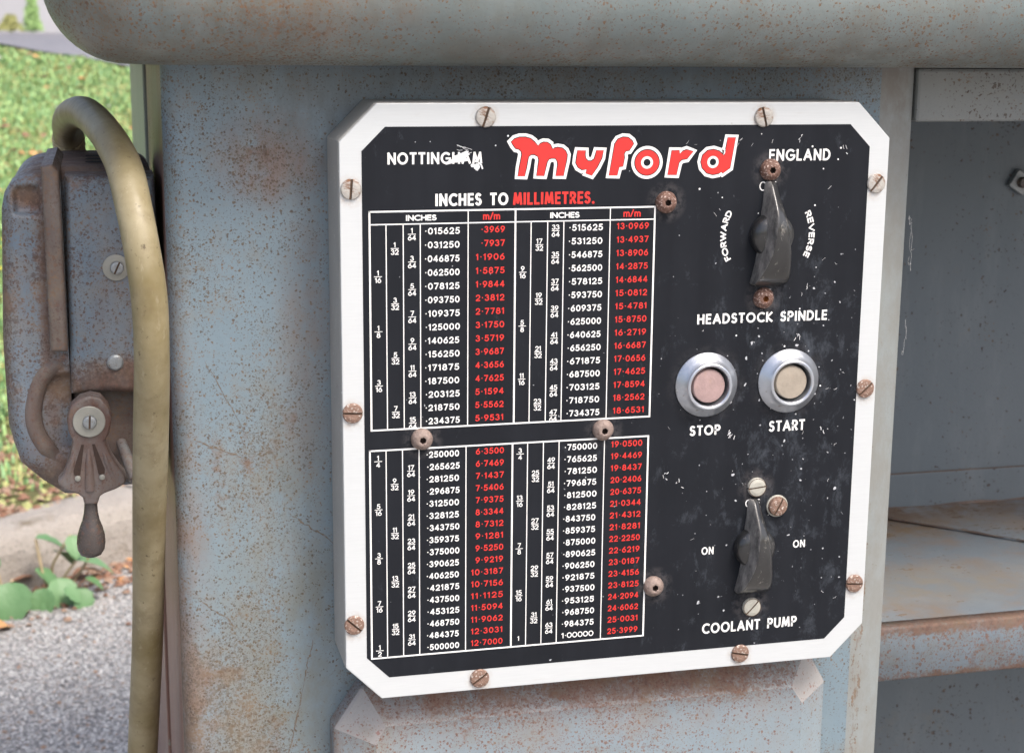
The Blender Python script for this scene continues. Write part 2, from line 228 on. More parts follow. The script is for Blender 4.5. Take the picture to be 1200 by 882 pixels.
# ---------------------------------------------------------------- object helpers
def mesh_obj(name, verts, faces, mat, parent=None, smooth=False, bevel=0, seg=2, auto=None, mats=None, fm=None, solid=0):
    me = bpy.data.meshes.new(name); me.from_pydata([tuple(v) for v in verts], [], [tuple(f) for f in faces])
    for m_ in (mats or [mat]): me.materials.append(m_)
    if fm is not None: me.polygons.foreach_set('material_index', fm)
    bm = bmesh.new(); bm.from_mesh(me)
    if len(verts) < 60000 and not solid: bmesh.ops.recalc_face_normals(bm, faces=bm.faces)
    if smooth:
        for f in bm.faces: f.smooth = True
        lim = auto or rad(40)
        for e in bm.edges:
            if len(e.link_faces) == 2 and e.calc_face_angle(0) > lim: e.smooth = False
    bm.to_mesh(me); bm.free(); me.update()
    o = bpy.data.objects.new(name, me); COL.objects.link(o)
    if parent: o.parent = parent; o.matrix_parent_inverse = Matrix.Identity(4); o.location = -world_loc(parent)
    if solid: md = o.modifiers.new('solid', 'SOLIDIFY'); md.thickness = solid; md.offset = -1
    if bevel: md = o.modifiers.new('bevel', 'BEVEL'); md.width = bevel; md.segments = seg; md.limit_method = 'ANGLE'; md.angle_limit = rad(35); md.harden_normals = False
    return o
def world_loc(o):
    v = Vector(o.location)
    while o.parent: o = o.parent; v = v + Vector(o.location)
    return v
def thing(name, loc, label, cat, group=None):
    o = bpy.data.objects.new(name, None); COL.objects.link(o); o.location = loc; o.empty_display_size = .05
    return tag(o, label, cat, group)
def tag(o, label, cat, group=None):
    o['label'] = label; o['category'] = cat
    if group: o['group'] = group
    return o
def kind(o, k): o['kind'] = k; return o
def lab(o, l): o['label'] = l; return o
def boxvf(x0, x1, y0, y1, z0, z1):
    v = [(x, y, z) for x in (x0, x1) for y in (y0, y1) for z in (z0, z1)]
    return v, [(0,1,3,2),(4,6,7,5),(0,4,5,1),(2,3,7,6),(0,2,6,4),(1,5,7,3)]
def box(name, b, mat, parent=None, bevel=.001, **k): v, f = boxvf(*b); return mesh_obj(name, v, f, mat, parent, bevel=bevel, **k)
def prism(name, poly, y0, y1, mat, parent=None, bevel=0, scale=1.0, **k):      # polygon in (x,z), from y0 (front) to y1 (back)
    n = len(poly); v = [(x, y0, z) for x, z in poly]+[(x, y1, z) for x, z in poly]
    f = [tuple(range(n)), tuple(range(2*n-1, n-1, -1))]+[(i, i+n, (i+1) % n+n, (i+1) % n) for i in range(n)]
    return mesh_obj(name, v, f, mat, parent, bevel=bevel, **k)
def inset_poly(poly, d):
    n = len(poly); A = sum(poly[i][0]*poly[(i+1)%n][1]-poly[(i+1)%n][0]*poly[i][1] for i in range(n)); sg = 1 if A > 0 else -1
    out = []
    for i in range(n):
        p0, p1, p2 = Vector(poly[i-1]), Vector(poly[i]), Vector(poly[(i+1) % n])
        a = (p1-p0).normalized(); b = (p2-p1).normalized()
        na = Vector((-a.y, a.x))*sg; nb = Vector((-b.y, b.x))*sg; m_ = na+nb; L = m_.length
        m_ = m_/L if L > 1e-6 else na; out.append(tuple(p1+m_*min(d/max(m_.dot(na), .35), d*2.2)))
    return out
def chaikin(poly, it=2):
    for _ in range(it):
        q = []
        for i in range(len(poly)):
            a, b = Vector(poly[i]), Vector(poly[(i+1) % len(poly)]); q += [tuple(a*.75+b*.25), tuple(a*.25+b*.75)]
        poly = q
    return poly
def pillow(name, poly, yb, yf, R, mat, parent=None, seg=5, auto=None, **k):    # prism with a rounded front edge
    n = len(poly); rings = [([(x, z) for x, z in poly], yb)]
    for i in range(seg+1):
        a = i/seg*pi/2; rings.append((inset_poly(poly, R*(1-cos(a))) if i else poly, yf+R*(1-sin(a))))
    v = [(x, y, z) for r_, y in rings for x, z in r_]; f = [tuple(range(n))]
    for j in range(len(rings)-1): f += [(j*n+i, j*n+(i+1) % n, (j+1)*n+(i+1) % n, (j+1)*n+i) for i in range(n)]
    f.append(tuple((len(rings)-1)*n+i for i in range(n)))
    return mesh_obj(name, v, f, mat, parent, smooth=True, auto=auto or rad(32), **k)
def lathe_vf(prof, n=32, sq=None):      # axis toward the viewer (-Y): profile of (radius, height)
    v = []; f = []
    for j, (r_, h) in enumerate(prof):
        for i in range(n):
            a = 2*pi*i/n; q = sq(j, a) if sq else 1
            v.append((r_*q*cos(a), -h, r_*q*sin(a)))
    for j in range(len(prof)-1): f += [(j*n+i, j*n+(i+1) % n, (j+1)*n+(i+1) % n, (j+1)*n+i) for i in range(n)]
    f.append(tuple((len(prof)-1)*n+i for i in range(n)))
    return v, f
def tube_vf(pts, r_, n=16, closed_ends=True):
    P = [Vector(p) for p in pts]; rs = r_ if hasattr(r_, '__len__') else [r_]*len(P); v = []; f = []
    up = Vector((1, 0, 0)); 
    for i, p in enumerate(P):
        t = (P[min(i+1, len(P)-1)]-P[max(i-1, 0)]).normalized()
        up = (up-t*up.dot(t)).normalized() if abs(up.dot(t)) < .99 else t.orthogonal().normalized(); b = t.cross(up)
        for k_ in range(n): a = 2*pi*k_/n; v.append(p+(up*cos(a)+b*sin(a))*rs[i])
    for j in range(len(P)-1): f += [(j*n+i, j*n+(i+1) % n, (j+1)*n+(i+1) % n, (j+1)*n+i) for i in range(n)]
    if closed_ends: f += [tuple(range(n)), tuple((len(P)-1)*n+i for i in range(n))]
    return v, f
def smooth_path(pts, k=6):
    P = [Vector(p) for p in pts]; P = [P[0]*2-P[1]]+P+[P[-1]*2-P[-2]]; out = []
    for i in range(1, len(P)-2):
        for j in range(k):
            t = j/k; a, b, c, d = P[i-1:i+3]
            out.append(.5*((2*b)+(c-a)*t+(2*a-5*b+4*c-d)*t*t+(3*b-a-3*c+d)*t**3))
    return out+[P[-2]]
mm = lambda L: [(a/1000, b/1000) for a, b in L]

# ================================================================ GROUND AND BACKGROUND
G0 = -.5
def grid(name, x0, x1, y0, y1, nx, ny, hf, mat, **k):
    v = [(x0+(x1-x0)*i/nx, y0+(y1-y0)*j/ny, 0) for j in range(ny+1) for i in range(nx+1)]
    v = [(x, y, hf(x, y)) for x, y, _ in v]
    f = [(j*(nx+1)+i, j*(nx+1)+i+1, (j+1)*(nx+1)+i+1, (j+1)*(nx+1)+i) for j in range(ny) for i in range(nx)]
    return mesh_obj(name, v, f, mat, None, smooth=True)
kind(mesh_obj('ground', [(-150,-150,G0),(150,-150,G0),(150,150,G0),(-150,150,G0)], [(0,1,2,3)], M['asphalt']), 'structure')
K0 = Vector((-.2937, 1.6568)); KT = Vector((.2004, .1438)).normalized(); KN = Vector((-KT.y, KT.x))
def lawn_h(x, y):
    h = G0+.088+.1175*max(0, y-2.15)+.008*sin(3.1*x+y*2)+.006*sin(y*5.3-x*2.2)
    return min(h, .30+.02*sin(y*.4))
nt_, ns_ = 90, 150; lv = []; lf = []
for j in range(ns_+1):
    s_ = .115+.0+48*(j/ns_)**2.2
    for i in range(nt_+1):
        t_ = -30+60*(.5+.5*(abs(2*i/nt_-1)**2)*(1 if i > nt_/2 else -1)); p = K0+KT*t_+KN*s_; lv.append((p.x, p.y, lawn_h(p.x, p.y)))
lf = [(j*(nt_+1)+i, j*(nt_+1)+i+1, (j+1)*(nt_+1)+i+1, (j+1)*(nt_+1)+i) for j in range(ns_) for i in range(nt_)]
kind(mesh_obj('lawn', lv, lf, M['soil'], None, smooth=True), 'structure')
def border_y(x): return 7.05-1.31*(x-.06)
rv = []; rf = []
for i in range(41):
    x = -7+12*i/40
    for j in range(31): y = border_y(x)+ (j/30)**1.6*(24-border_y(x)); rv.append((x, y, lawn_h(x, y)+.014))
rf = [(i*31+j, (i+1)*31+j, (i+1)*31+j+1, i*31+j+1) for i in range(40) for j in range(30)]
kind(mesh_obj('road', rv, rf, M['road'], None, smooth=True), 'structure')
wl = thing('boundary_wall', (-2, 17, .2), 'long pale rendered wall beyond the road behind the lawn', 'wall')
box('wall_face', (-9, 14, 17.0, 17.25, .0, 2.6), M['wall'], wl, .01); box('coping', (-9.05, 14.05, 16.95, 17.3, 2.602, 2.7), M['kerb'], wl, .01)
# kerb stones
for i in range(-2, 3):
    L = .60; a = K0+KT*(i*L-.28); b = K0+KT*(i*L+L-.288)
    n_ = 14; v = []; f = []
    for q in range(n_+1):
        p = a.lerp(b, q/n_)
        for s_, z in ((0,-.08),(0,.055),(.012,.082),(.03,.092),(.07,.094),(.115,.09),(.115,-.08)):
            w = p+KN*(s_+random.uniform(-.002,.002)); v.append((w.x, w.y, G0+z+random.uniform(-.0018,.0018)))
    f = [(q*7+k_, q*7+(k_+1) % 7, (q+1)*7+(k_+1) % 7, (q+1)*7+k_) for q in range(n_) for k_ in range(7)]+[tuple(range(7)), tuple(n_*7+k_ for k_ in range(7))]
    o = mesh_obj('kerb_stone', v, f, M['kerb'], None, smooth=True, auto=rad(60))
    tag(o, {0: 'pale kerb stone behind the leafy weeds, below the switch handle', -1: 'kerb stone next left of the one behind the weeds, just outside the picture', -2: 'kerb stone farthest to the left and nearest to the viewer',
        1: 'kerb stone next right of the one behind the weeds, hidden by the lathe stand', 2: 'kerb stone farthest to the right, hidden behind the lathe stand'}[i], 'kerb stone', 'kerb stones along the lawn')
# grass blades
def blades(name, N, xr, yr, hmin, hmax, mats, seed, dens=None, wid=.0035):
    g = np.random.default_rng(seed); V = []; F = []; FM = []
    ys = yr[0]+(yr[1]-yr[0])*g.random(N)**1.15; xs = xr[0]+(xr[1]-xr[0])*g.random(N)
    c = 0
    for x, y in zip(xs, ys):
        s_ = (Vector((x, y))-K0).dot(KN)
        if s_ < .13 or y > border_y(x)-.02: continue
        cl = .5+.5*sin(x*7+sin(y*3.1)*2)*sin(y*5.7+x*2)
        if s_ < .55 and g.random() > .04+s_*.55: continue
        if dens and g.random() > dens(x, y, cl): continue
        h = (hmin+(hmax-hmin)*g.random())*(.6+.5*cl); a = g.random()*2*pi; w = wid*(.7+y*.12); z = lawn_h(x, y)-.002
        lx, ly = cos(a)*h*.7*g.random(), sin(a)*h*.7*g.random(); px, py = -sin(a)*w, cos(a)*w
        V += [(x-px, y-py, z), (x+px, y+py, z), (x+lx*.4+px*.8, y+ly*.4+py*.8, z+h*.65), (x+lx*.4-px*.8, y+ly*.4-py*.8, z+h*.65), (x+lx, y+ly, z+h)]
        F += [(c, c+1, c+2, c+3), (c+3, c+2, c+4)]; m_ = int(g.choice(len(mats), p=[.46, .36, .18] if cl > .3 else [.3, .3, .4])); FM += [m_, m_]; c += 5
    o = mesh_obj(name, V, F, None, None, mats=mats, fm=FM); return kind(o, 'stuff')
tag(blades('grass', 125000, (-1.5, .7), (1.95, 8.3), .012, .035, [M['grass1'], M['grass2'], M['grass3']], 3), 'short green grass with dry blades covering the sloping lawn', 'grass')
# leaves
def leaf_vf(w, l, curl=.2, lobes=0, n=14, droop=.0):
    v = []; f = []
    for j in range(n+1):
        t = j/n; hw = w/2*(sin(pi*t**.8)**.75)*(1+lobes*(sin(t*24)*.07+sin(t*11)*.06)) if 0 < t < 1 else .0004
        z = curl*l*(-(t-.3)**2)+droop*t
        for k_, sx in enumerate((-1,-.5,0,.5,1)): v.append((sx*hw, t*l, z+abs(sx)*hw*.25+(.001 if k_ % 2 else 0)))
    f = [(j*5+i, j*5+i+1, (j+1)*5+i+1, (j+1)*5+i) for j in range(n) for i in range(4)]
    return v, f
def put_leaf(name, loc, w, l, rot, mat, parent=None, curl=.3, lobes=1):
    v, f = leaf_vf(w, l, curl, lobes); R = Matrix.Rotation(rot[2], 4, 'Z') @ Matrix.Rotation(rot[1], 4, 'Y') @ Matrix.Rotation(rot[0], 4, 'X')
    v = [R @ Vector(p)+Vector(loc) for p in v]; return mesh_obj(name, v, f, mat, parent, smooth=True, auto=rad(80))
def weed(label, base, leaves, stems):
    t = thing('leafy_weed', base, label, 'weed', 'weeds at the foot of the kerb')
    for st in stems:
        v, f = tube_vf(smooth_path(st, 4), .0022, 6); mesh_obj('stem', v, f, M['stem'], t, smooth=True)
    for (loc, w, l, rot, mt) in leaves: put_leaf('leaf', loc, w, l, rot, M[mt], t)
    return t
T = 1.66
weed('taller weed with broad green leaves on tan stems, below the switch handle', (-.20, T, G0), [
    ((-.236,T-.02,-.402), .040, .058, (rad(-25), 0, rad(-80)), 'leaf'), ((-.182,T-.02,-.402), .030, .040, (rad(-50), 0, rad(195)), 'leaf2'),
    ((-.238,T-.03,-.448), .036, .05, (rad(-40), 0, rad(-110)), 'leaf'), ((-.205,T-.04,-.462), .046, .056, (rad(-52), 0, rad(-160)), 'leaf2'),
    ((-.225,T-.06,-.470), .042, .05, (rad(-62), 0, rad(160)), 'leaf'), ((-.178,T-.03,-.438), .042, .062, (rad(-20), 0, rad(-84)), 'leaf2'),
    ((-.176,T-.06,-.474), .036, .042, (rad(-55), 0, rad(-150)), 'leaf'), ((-.188,T-.05,-.488), .032, .036, (rad(-50), 0, rad(200)), 'leaf2'),
    ((-.150,T-.03,-.405), .018, .028, (rad(10), 0, rad(-30)), 'leaf2'), ((-.208,T-.0,-.432), .034, .046, (rad(-35), 0, rad(-40)), 'leaf'),
    ((-.214,T-.07,-.484), .026, .032, (rad(-48), 0, rad(140)), 'leaf'), ((-.196,T-.07,-.468), .028, .034, (rad(-40), rad(10), rad(-120)), 'leaf2'), ((-.238,T-.05,-.484), .024, .030, (rad(-55), 0, rad(170)), 'leaf'), ((-.165,T-.05,-.462), .024, .032, (rad(-30), 0, rad(-100)), 'leaf')],
    [[(-.205,T,-.5),(-.215,T-.01,-.46),(-.203,T-.02,-.43),(-.184,T-.02,-.402)], [(-.205,T,-.5),(-.198,T-.02,-.47),(-.178,T-.03,-.44)], [(-.21,T,-.5),(-.225,T-.03,-.47),(-.236,T-.02,-.405)], [(-.2,T,-.5),(-.165,T-.02,-.45),(-.15,T-.03,-.405)]])
weed('low weed with one big round leaf at the left edge of the picture', (-.272, T-.06, G0), [
    ((-.270,T-.08,-.450), .062, .066, (rad(-58), 0, rad(175)), 'leaf'), ((-.296,T-.04,-.420), .04, .045, (rad(-50), 0, rad(150)), 'leaf'), ((-.296,T-.06,-.475), .035, .04, (rad(-50), 0, rad(190)), 'leaf2')],
    [[(-.275,T-.05,-.5),(-.272,T-.06,-.47),(-.270,T-.08,-.448)], [(-.278,T-.05,-.5),(-.29,T-.04,-.46),(-.296,T-.04,-.42)]])
for loc, w, l, rz, mt, lb in [((-.216,1.62,-.488), .034, .034, .4, 'orange', 'small orange fallen leaf lying under the taller weed'), ((-.297,1.505,-.492), .03, .034, -1.0, 'orange', 'pale orange fallen leaf on the asphalt at the left edge'),
        ((-.256,1.575,-.493), .03, .034, 1.4, 'brown', 'reddish brown fallen leaf in front of the weeds'), ((-.186,1.70,-.485), .034, .05, -1.2, 'brown', 'curled brown dead leaf beside the kerb foot right of the weed'), ((-.245,1.69,-.478), .034, .046, 2.0, 'brown', 'dark brown dead leaf behind the weed leaves')]:
    o = put_leaf('fallen_leaf', loc, w, l, (rad(random.uniform(-5,15)), rad(random.uniform(-15,15)), rz), M[mt], None, curl=.8); tag(o, lb, 'leaf', 'fallen leaves near the kerb')
# leaf litter, debris, chips
def scatter(name, N, fx, size, mats, probs, seed, label, cat, flat=.35, sides=5):
    g = np.random.default_rng(seed); V = []; F = []; FM = []; c = 0
    for _ in range(N):
        x, y, z = fx(g)
        if x is None: continue
        r_ = size*(.5+g.random()); a0 = g.random()*6.28; tx, ty = g.normal(0, flat, 2)
        m_ = int(g.choice(len(mats), p=probs)); ring = []
        for i in range(sides):
            a = a0+i*2*pi/sides; q = r_*(.7+.5*g.random()); dx, dy = cos(a)*q, sin(a)*q; ring.append((x+dx, y+dy, z+dx*tx*.6+dy*ty*.6+r_*.2))
        top = (x, y, z+r_*.75); V += ring+[top]; F += [(c+i, c+(i+1) % sides, c+sides) for i in range(sides)]; FM += [m_]*sides; c += sides+1
    o = mesh_obj(name, V, F, None, None, mats=mats, fm=FM); tag(o, label, cat); return kind(o, 'stuff')
def near(g):
    x = -1.0+1.5*g.random(); y = .45+1.5*g.random()**.9
    if (Vector((x, y))-K0).dot(KN) > -.005: return None, 0, 0
    return x, y, G0
scatter('loose_chippings', 15000, near, .0028, [M['chip1'], M['chip2'], M['chip3']], [.42,.48,.10], 5, 'fine pale stone chippings strewn over the worn asphalt', 'gravel')
def foot(g):
    t_ = -.9+1.6*g.random(); s_ = -abs(g.normal(0, .05))-.005; p = K0+KT*t_+KN*s_; return p.x, p.y, G0+.001
scatter('kerb_debris', 1500, foot, .006, [M['brown'], M['chip3'], M['orange']], [.6,.3,.1], 6, 'brown dirt and leaf crumbs gathered along the kerb foot', 'debris')
def onl(g):
    t_ = -.9+1.8*g.random(); s_ = .10+abs(g.normal(0, .35)); p = K0+KT*t_+KN*s_; return p.x, p.y, lawn_h(p.x, p.y)+.002
scatter('leaf_crumbs', 5000, onl, .007, [M['brown'], M['chip3'], M['grass3']], [.35,.35,.30], 8, 'dry leaf crumbs over the bare soil behind the kerb', 'debris')
def lf_(g):
    x = -1.6+2.3*g.random(); y = 2.5+5.5*g.random()
    if y > border_y(x): return None, 0, 0
    return x, y, lawn_h(x, y)+.018
scatter('scattered_leaves', 260, lf_, .015, [M['orange'], M['brown'], M['chip1'], M['grass3']], [.32,.33,.15,.20], 9, 'orange and brown autumn leaves scattered over the grass', 'leaves', sides=6)
def fl(g):
    x, y = g.normal(-.42, .16), g.normal(3.7, .15); return x, y, lawn_h(x, y)+.03
scatter('yellow_flowers', 40, fl, .008, [M['yellow']], [1], 10, 'small yellow flowers in the grass behind the hose', 'flowers')
# weeds at the wall / road
def tuft(label, x, y, h, w, N, seed, mt):
    g = np.random.default_rng(seed); V = []; F = []; c = 0; z0 = lawn_h(x, y)+.03
    for _ in range(N):
        q = g.random(); rr = w*(1-q*.75)*g.random(); a = g.random()*6.28; px, py, pz = x+rr*cos(a), y+rr*sin(a), z0+h*q; s_ = .012+.012*g.random(); b = g.random()*6.28
        V += [(px-s_*cos(b), py-s_*sin(b), pz), (px+s_*cos(b), py+s_*sin(b), pz+.005), (px+.3*s_, py, pz+s_*2.2)]; F.append((c, c+1, c+2)); c += 3
    t = thing('wayside_weed', (x, y, z0), label, 'weed'); mesh_obj('foliage', V, F, M[mt], t)
    v, f = tube_vf([(x, y, z0-.02), (x+.01, y, z0+h*.8)], .006, 6); mesh_obj('stem', v, f, M['grass2'], t)
tuft('upright bushy green weed growing at the far side of the road', -.72, 16.2, .36, .11, 700, 1, 'grass1')
tuft('low straggling weed at the far left edge of the road', -.93, 16.2, .14, .16, 350, 2, 'grass3')

# ================================================================ LATHE CABINET
YF, ZT, XL, XR = .042, .3335, -.084, .3186
cab = thing('lathe_cabinet', (.15, .4, G0), 'rust speckled blue grey steel lathe stand with open shelf bay', 'machine stand')
def extrude_z(name, pts, z0, z1, mat, solid=.002, smooth=True):
    n = len(pts); v = [(x, y, z0) for x, y in pts]+[(x, y, z1) for x, y in pts]
    return mesh_obj(name, v, [(i, i+1, i+1+n, i+n) for i in range(n-1)], mat, cab, smooth=smooth, auto=rad(30))
R_ = .010; arc = [(XL+R_-R_*cos(a), YF+R_-R_*sin(a)) for a in [i/8*pi/2 for i in range(9)]]
arc = arc  # starts on the side, ends on the front
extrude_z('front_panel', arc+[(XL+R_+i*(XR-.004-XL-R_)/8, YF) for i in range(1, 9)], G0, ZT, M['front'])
extrude_z('side_panel', [(XL, .30), (XL, YF+R_)], G0, ZT, M['side'])
o = box('side_flange', (XL-.0022, XL+.01, .302, .72, G0, ZT-.001), M['flange'], cab, .001)
extrude_z('corner_strip', [(XR-.004, YF), (XR-.001, YF+.0003), (XR+.003, YF+.0015), (XR+.016, YF+.0058), (XR+.0205, YF+.0085), (XR+.0215, YF+.012), (XR+.0215, .30)], G0, ZT, M['bend'])
lab(cab.children[-1], 'worn vertical corner strip, painted paler for the light it catches, to the right of the dial plate')
BX = XR+.0215; YB = .285
SH_ = -.0065
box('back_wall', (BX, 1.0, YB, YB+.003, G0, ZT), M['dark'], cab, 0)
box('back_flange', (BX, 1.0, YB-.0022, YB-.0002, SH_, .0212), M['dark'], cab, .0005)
v, f = tube_vf([(BX+i*.02, YB-.0022+random.uniform(-.0006,.0006), -.006+random.uniform(-.0012,.0018)) for i in range(30)], [random.uniform(.0012,.0030) for i in range(30)], 6); lab(mesh_obj('weld_bead', v, f, M['rustbox'], cab, smooth=True), 'rusty weld bead along the back of the shelf')
v, f = tube_vf([(BX, YB-.001, .0214), (1.0, YB-.001, .0214)], .0007, 6); mesh_obj('rust_seam', v, f, M['rustbox'], cab)
box('lintel', (BX+.0005, .95, YF+.006, YF+.03, .3025, ZT-.0005), M['lintel'], cab, .002)
box('right_end_panel', (.95, 1.0, YF, YB, G0, ZT-.001), M['front'], cab, .004)
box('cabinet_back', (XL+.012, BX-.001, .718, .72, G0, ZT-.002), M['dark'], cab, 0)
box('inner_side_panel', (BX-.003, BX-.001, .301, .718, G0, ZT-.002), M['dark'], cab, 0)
SH = -.0065
box('shelf', (BX+.0004, .949, YF+.0135, YB-.0004, SH-.002, SH-.0002), M['shelf'], cab, .0005)
v = [(x, y, z) for z in (SH+.0006, SH+.0018) for x, y in ((.372, .2838), (.454-.0, .2555), (.521,.1855), (.63,.07), (.94,.07), (.94,.2838))][:12]
poly = [(.4285,.2822), (.4545,.2555), (.521,.1855), (.60,.104), (.60,.075), (.94,.075), (.94,.2822)]
n = len(poly); v = [(x, y, SH+.0004) for x, y in poly]+[(x, y, SH+.0016) for x, y in poly]
mesh_obj('shelf_patch', v, [tuple(range(n)), tuple(range(n, 2*n))]+[(i, (i+1) % n, (i+1) % n+n, i+n) for i in range(n)], M['shelf'], cab)
v, f = tube_vf([(.4285+(.60-.4285)*i/20, .2822+(.104-.2822)*i/20+random.uniform(-.001,.001), SH+.0012) for i in range(21)], [random.uniform(.0006,.0013) for _ in range(21)], 6); mesh_obj('rust_seam', v, f, M['rustbox'], cab)
v = [(x, y, z) for x in (BX-.0035, .949) for y, z in ((YF+.019, SH), (YF+.0106, SH-.0001), (YF+.0094, SH-.0006), (YF+.0088, SH-.0018), (YF+.0088, -.0404), (YF+.0096, -.0417), (YF+.019, -.0419))]
mesh_obj('shelf_lip', v, [(i, i+1, i+8, i+7) for i in range(6)], M['lip'], cab, smooth=True, auto=rad(50), solid=.0018)
# square nut on bolt
nut = box('square_nut', (-.0075,.0075,-.006,0,-.0075,.0075), M['steel'], cab, .0012); nut.location = Vector((.5551, YB-.0002, .2444))-world_loc(cab); nut.rotation_euler = (0, rad(32), 0)
v, f = lathe_vf([(.0042,0),(.0042,.009),(.0036,.0105),(.002,.0108)], 16); th = mesh_obj('bolt_end', v, f, M['knobmetal'], nut, smooth=True); th.location = (0, 0, 0)
# lower cover: shallow frustum with chamfered corners
Pb = [(-.0035,-.42),(-.0035,-.0275),(.0128,-.0035),(.2795,-.0155),(.2925,-.0290),(.2925,-.42)]
Pb = [(-.0035,-.42),(-.0035,-.0275),(.0125,-.0040),(.2790,-.0040),(.2925,-.0275),(.2925,-.42)]
Pf = [(.0185,-.40),(.0185,-.0345),(.0240,-.0240),(.2655,-.0240),(.2725,-.0345),(.2725,-.40)]
n = 6; v = [(x, YF, z) for x, z in Pb]+[(x, .029, z) for x, z in Pb]+[(x, .0165, z) for x, z in Pf]
f = [(i, (i+1) % n, (i+1) % n+n, i+n) for i in range(n)]+[(i+n, (i+1) % n+n, (i+1) % n+2*n, i+2*n) for i in range(n)]+[tuple(range(2*n, 3*n))]
fm = [0]*len(f); fm[6+1] = 1; fm[6+3] = 1
lab(mesh_obj('raised_cover', v, f, None, cab, bevel=.002, seg=2, mats=[M['door'], M['facet']], fm=fm), 'raised cover with chamfered corners and rusty top bevel')
# scrapes on the front paint
sc = []; sf = []
def streak(a, b, w, n=14):
    c = len(sc)
    for i in range(n+1):
        t = i/n; x = a[0]+(b[0]-a[0])*t+random.uniform(-.0007,.0007); z = a[1]+(b[1]-a[1])*t+random.uniform(-.0007,.0007); q = w*(sin(pi*min(max(t,.04),.96))**.5)*random.uniform(.25,1)
        dx, dz = b[0]-a[0], b[1]-a[1]; L = math.hypot(dx, dz); nx, nz = -dz/L, dx/L
        sc.extend([(x-nx*q, YF-.00012, z-nz*q), (x+nx*q, YF-.00012, z+nz*q)])
    sf.extend([(c+2*i, c+2*i+1, c+2*i+3, c+2*i+2) for i in range(n)])
for a, b, w in [((-.072,.137),(-.046,.126),.0008), ((-.066,.18),(-.044,.135),.0004), ((-.024,.094),(.0,.076),.0008), ((-.018,-.005),(-.030,-.06),.0006), ((-.012,.02),(-.018,-.005),.0005), ((-.075,.05),(-.052,.03),.0006)]: streak(a, b, w)
kind(mesh_obj('rust_scrapes', sc, sf, M['scrape'], cab), 'stuff')
# cobweb
V = []; F = []
for q in range(7):
    z = .262-.045*random.random() if q < 5 else .185+random.uniform(-.01,.008); p = Vector((BX+.001, .047, z)); pts = [p]
    for _ in range(5): p = p+Vector((random.uniform(-.0008,.0009), random.uniform(-.002,.001), random.uniform(-.007,.003))); pts.append(p)
    v, f = tube_vf(smooth_path(pts, 4), .00007, 4); F += [tuple(i+len(V) for i in g_) for g_ in f]; V += v
tag(kind(mesh_obj('cobweb', V, F, M['web']), 'stuff'), 'wispy grey cobweb threads clinging to the edge of the shelf bay', 'cobweb')

# ================================================================ CHIP TRAY
tr = thing('chip_tray', (.6, .35, ZT), 'long round edged steel chip tray on top of the lathe stand', 'tray')
x0, x1, y0, y1, Rr = -.140, 1.35, -.030, .78, .040
def rrect(ins, cr_, k=10):
    pts = []; X0, X1, Y0, Y1 = x0+ins, x1-ins, y0+ins, y1-ins; c_ = max(cr_-ins, .004)
    for (cx, cy, a0) in ((X0+c_, Y0+c_, pi), (X1-c_, Y0+c_, 1.5*pi), (X1-c_, Y1-c_, 0), (X0+c_, Y1-c_, pi/2)):
        pts += [(cx+c_*cos(a0+i/k*pi/2), cy+c_*sin(a0+i/k*pi/2)) for i in range(k+1)]
    return pts
rings = []
for ins, z in [(.09, 0), (Rr+.004, 0)]+[(Rr*(1-sin(a)), Rr*(1-cos(a))) for a in [i/12*pi/2 for i in range(1, 13)]]+[(-.0005,.055),(0,.075),(.004,.090),(.012,.094),(.018,.088),(.018,.05)]: rings.append([(x, y, ZT+.0003+z) for x, y in rrect(ins, .065)])
n = len(rings[0]); v = [p for r_ in rings for p in r_]; f = [tuple(range(n))]+[(j*n+i, j*n+(i+1) % n, (j+1)*n+(i+1) % n, (j+1)*n+i) for j in range(len(rings)-1) for i in range(n)]+[tuple((len(rings)-1)*n+i for i in range(n))]
mesh_obj('tray_body', v, f, M['tray'], tr, smooth=True, auto=rad(50))

# ================================================================ CONTROL PANEL
PW, PH, CH = .300, .3158, .0191
pan = thing('control_panel', (.15, YF, 0), 'octagonal black and white lathe dial plate with conversion table, buttons and knobs', 'control panel')
octo = lambda x0, x1, z0, z1, c: [(x0, z0+c), (x0+c, z0), (x1-c, z0), (x1, z0+c), (x1, z1-c), (x1-c, z1), (x0+c, z1), (x0, z1-c)]
prism('housing', octo(-.0004, PW+.0004, -.0004, PH+.0004, CH), .0016, YF-.0004, M['housing'], pan, bevel=.0012)
prism('face_plate', octo(0, PW, 0, PH, CH), 0, .0016, M['plate'], pan, bevel=.0004)
def flat(name, polys, y, mat, parent=pan):      # polys: list of [outer, hole...] in metres
    V = []; F = []
    for rings_ in polys:
        tri = tessellate_polygon([[Vector((x, z, 0)) for x, z in r_] for r_ in rings_]); b = len(V)
        for r_ in rings_: V += [(x, y, z) for x, z in r_]
        F += [(b+t[0], b+t[1], b+t[2]) for t in tri]
    return mesh_obj(name, V, F, mat, parent)
flat('black_enamel', [[octo(.0112, .2884, .0118, .3042, .0120)]], -.00012, M['enamel'])
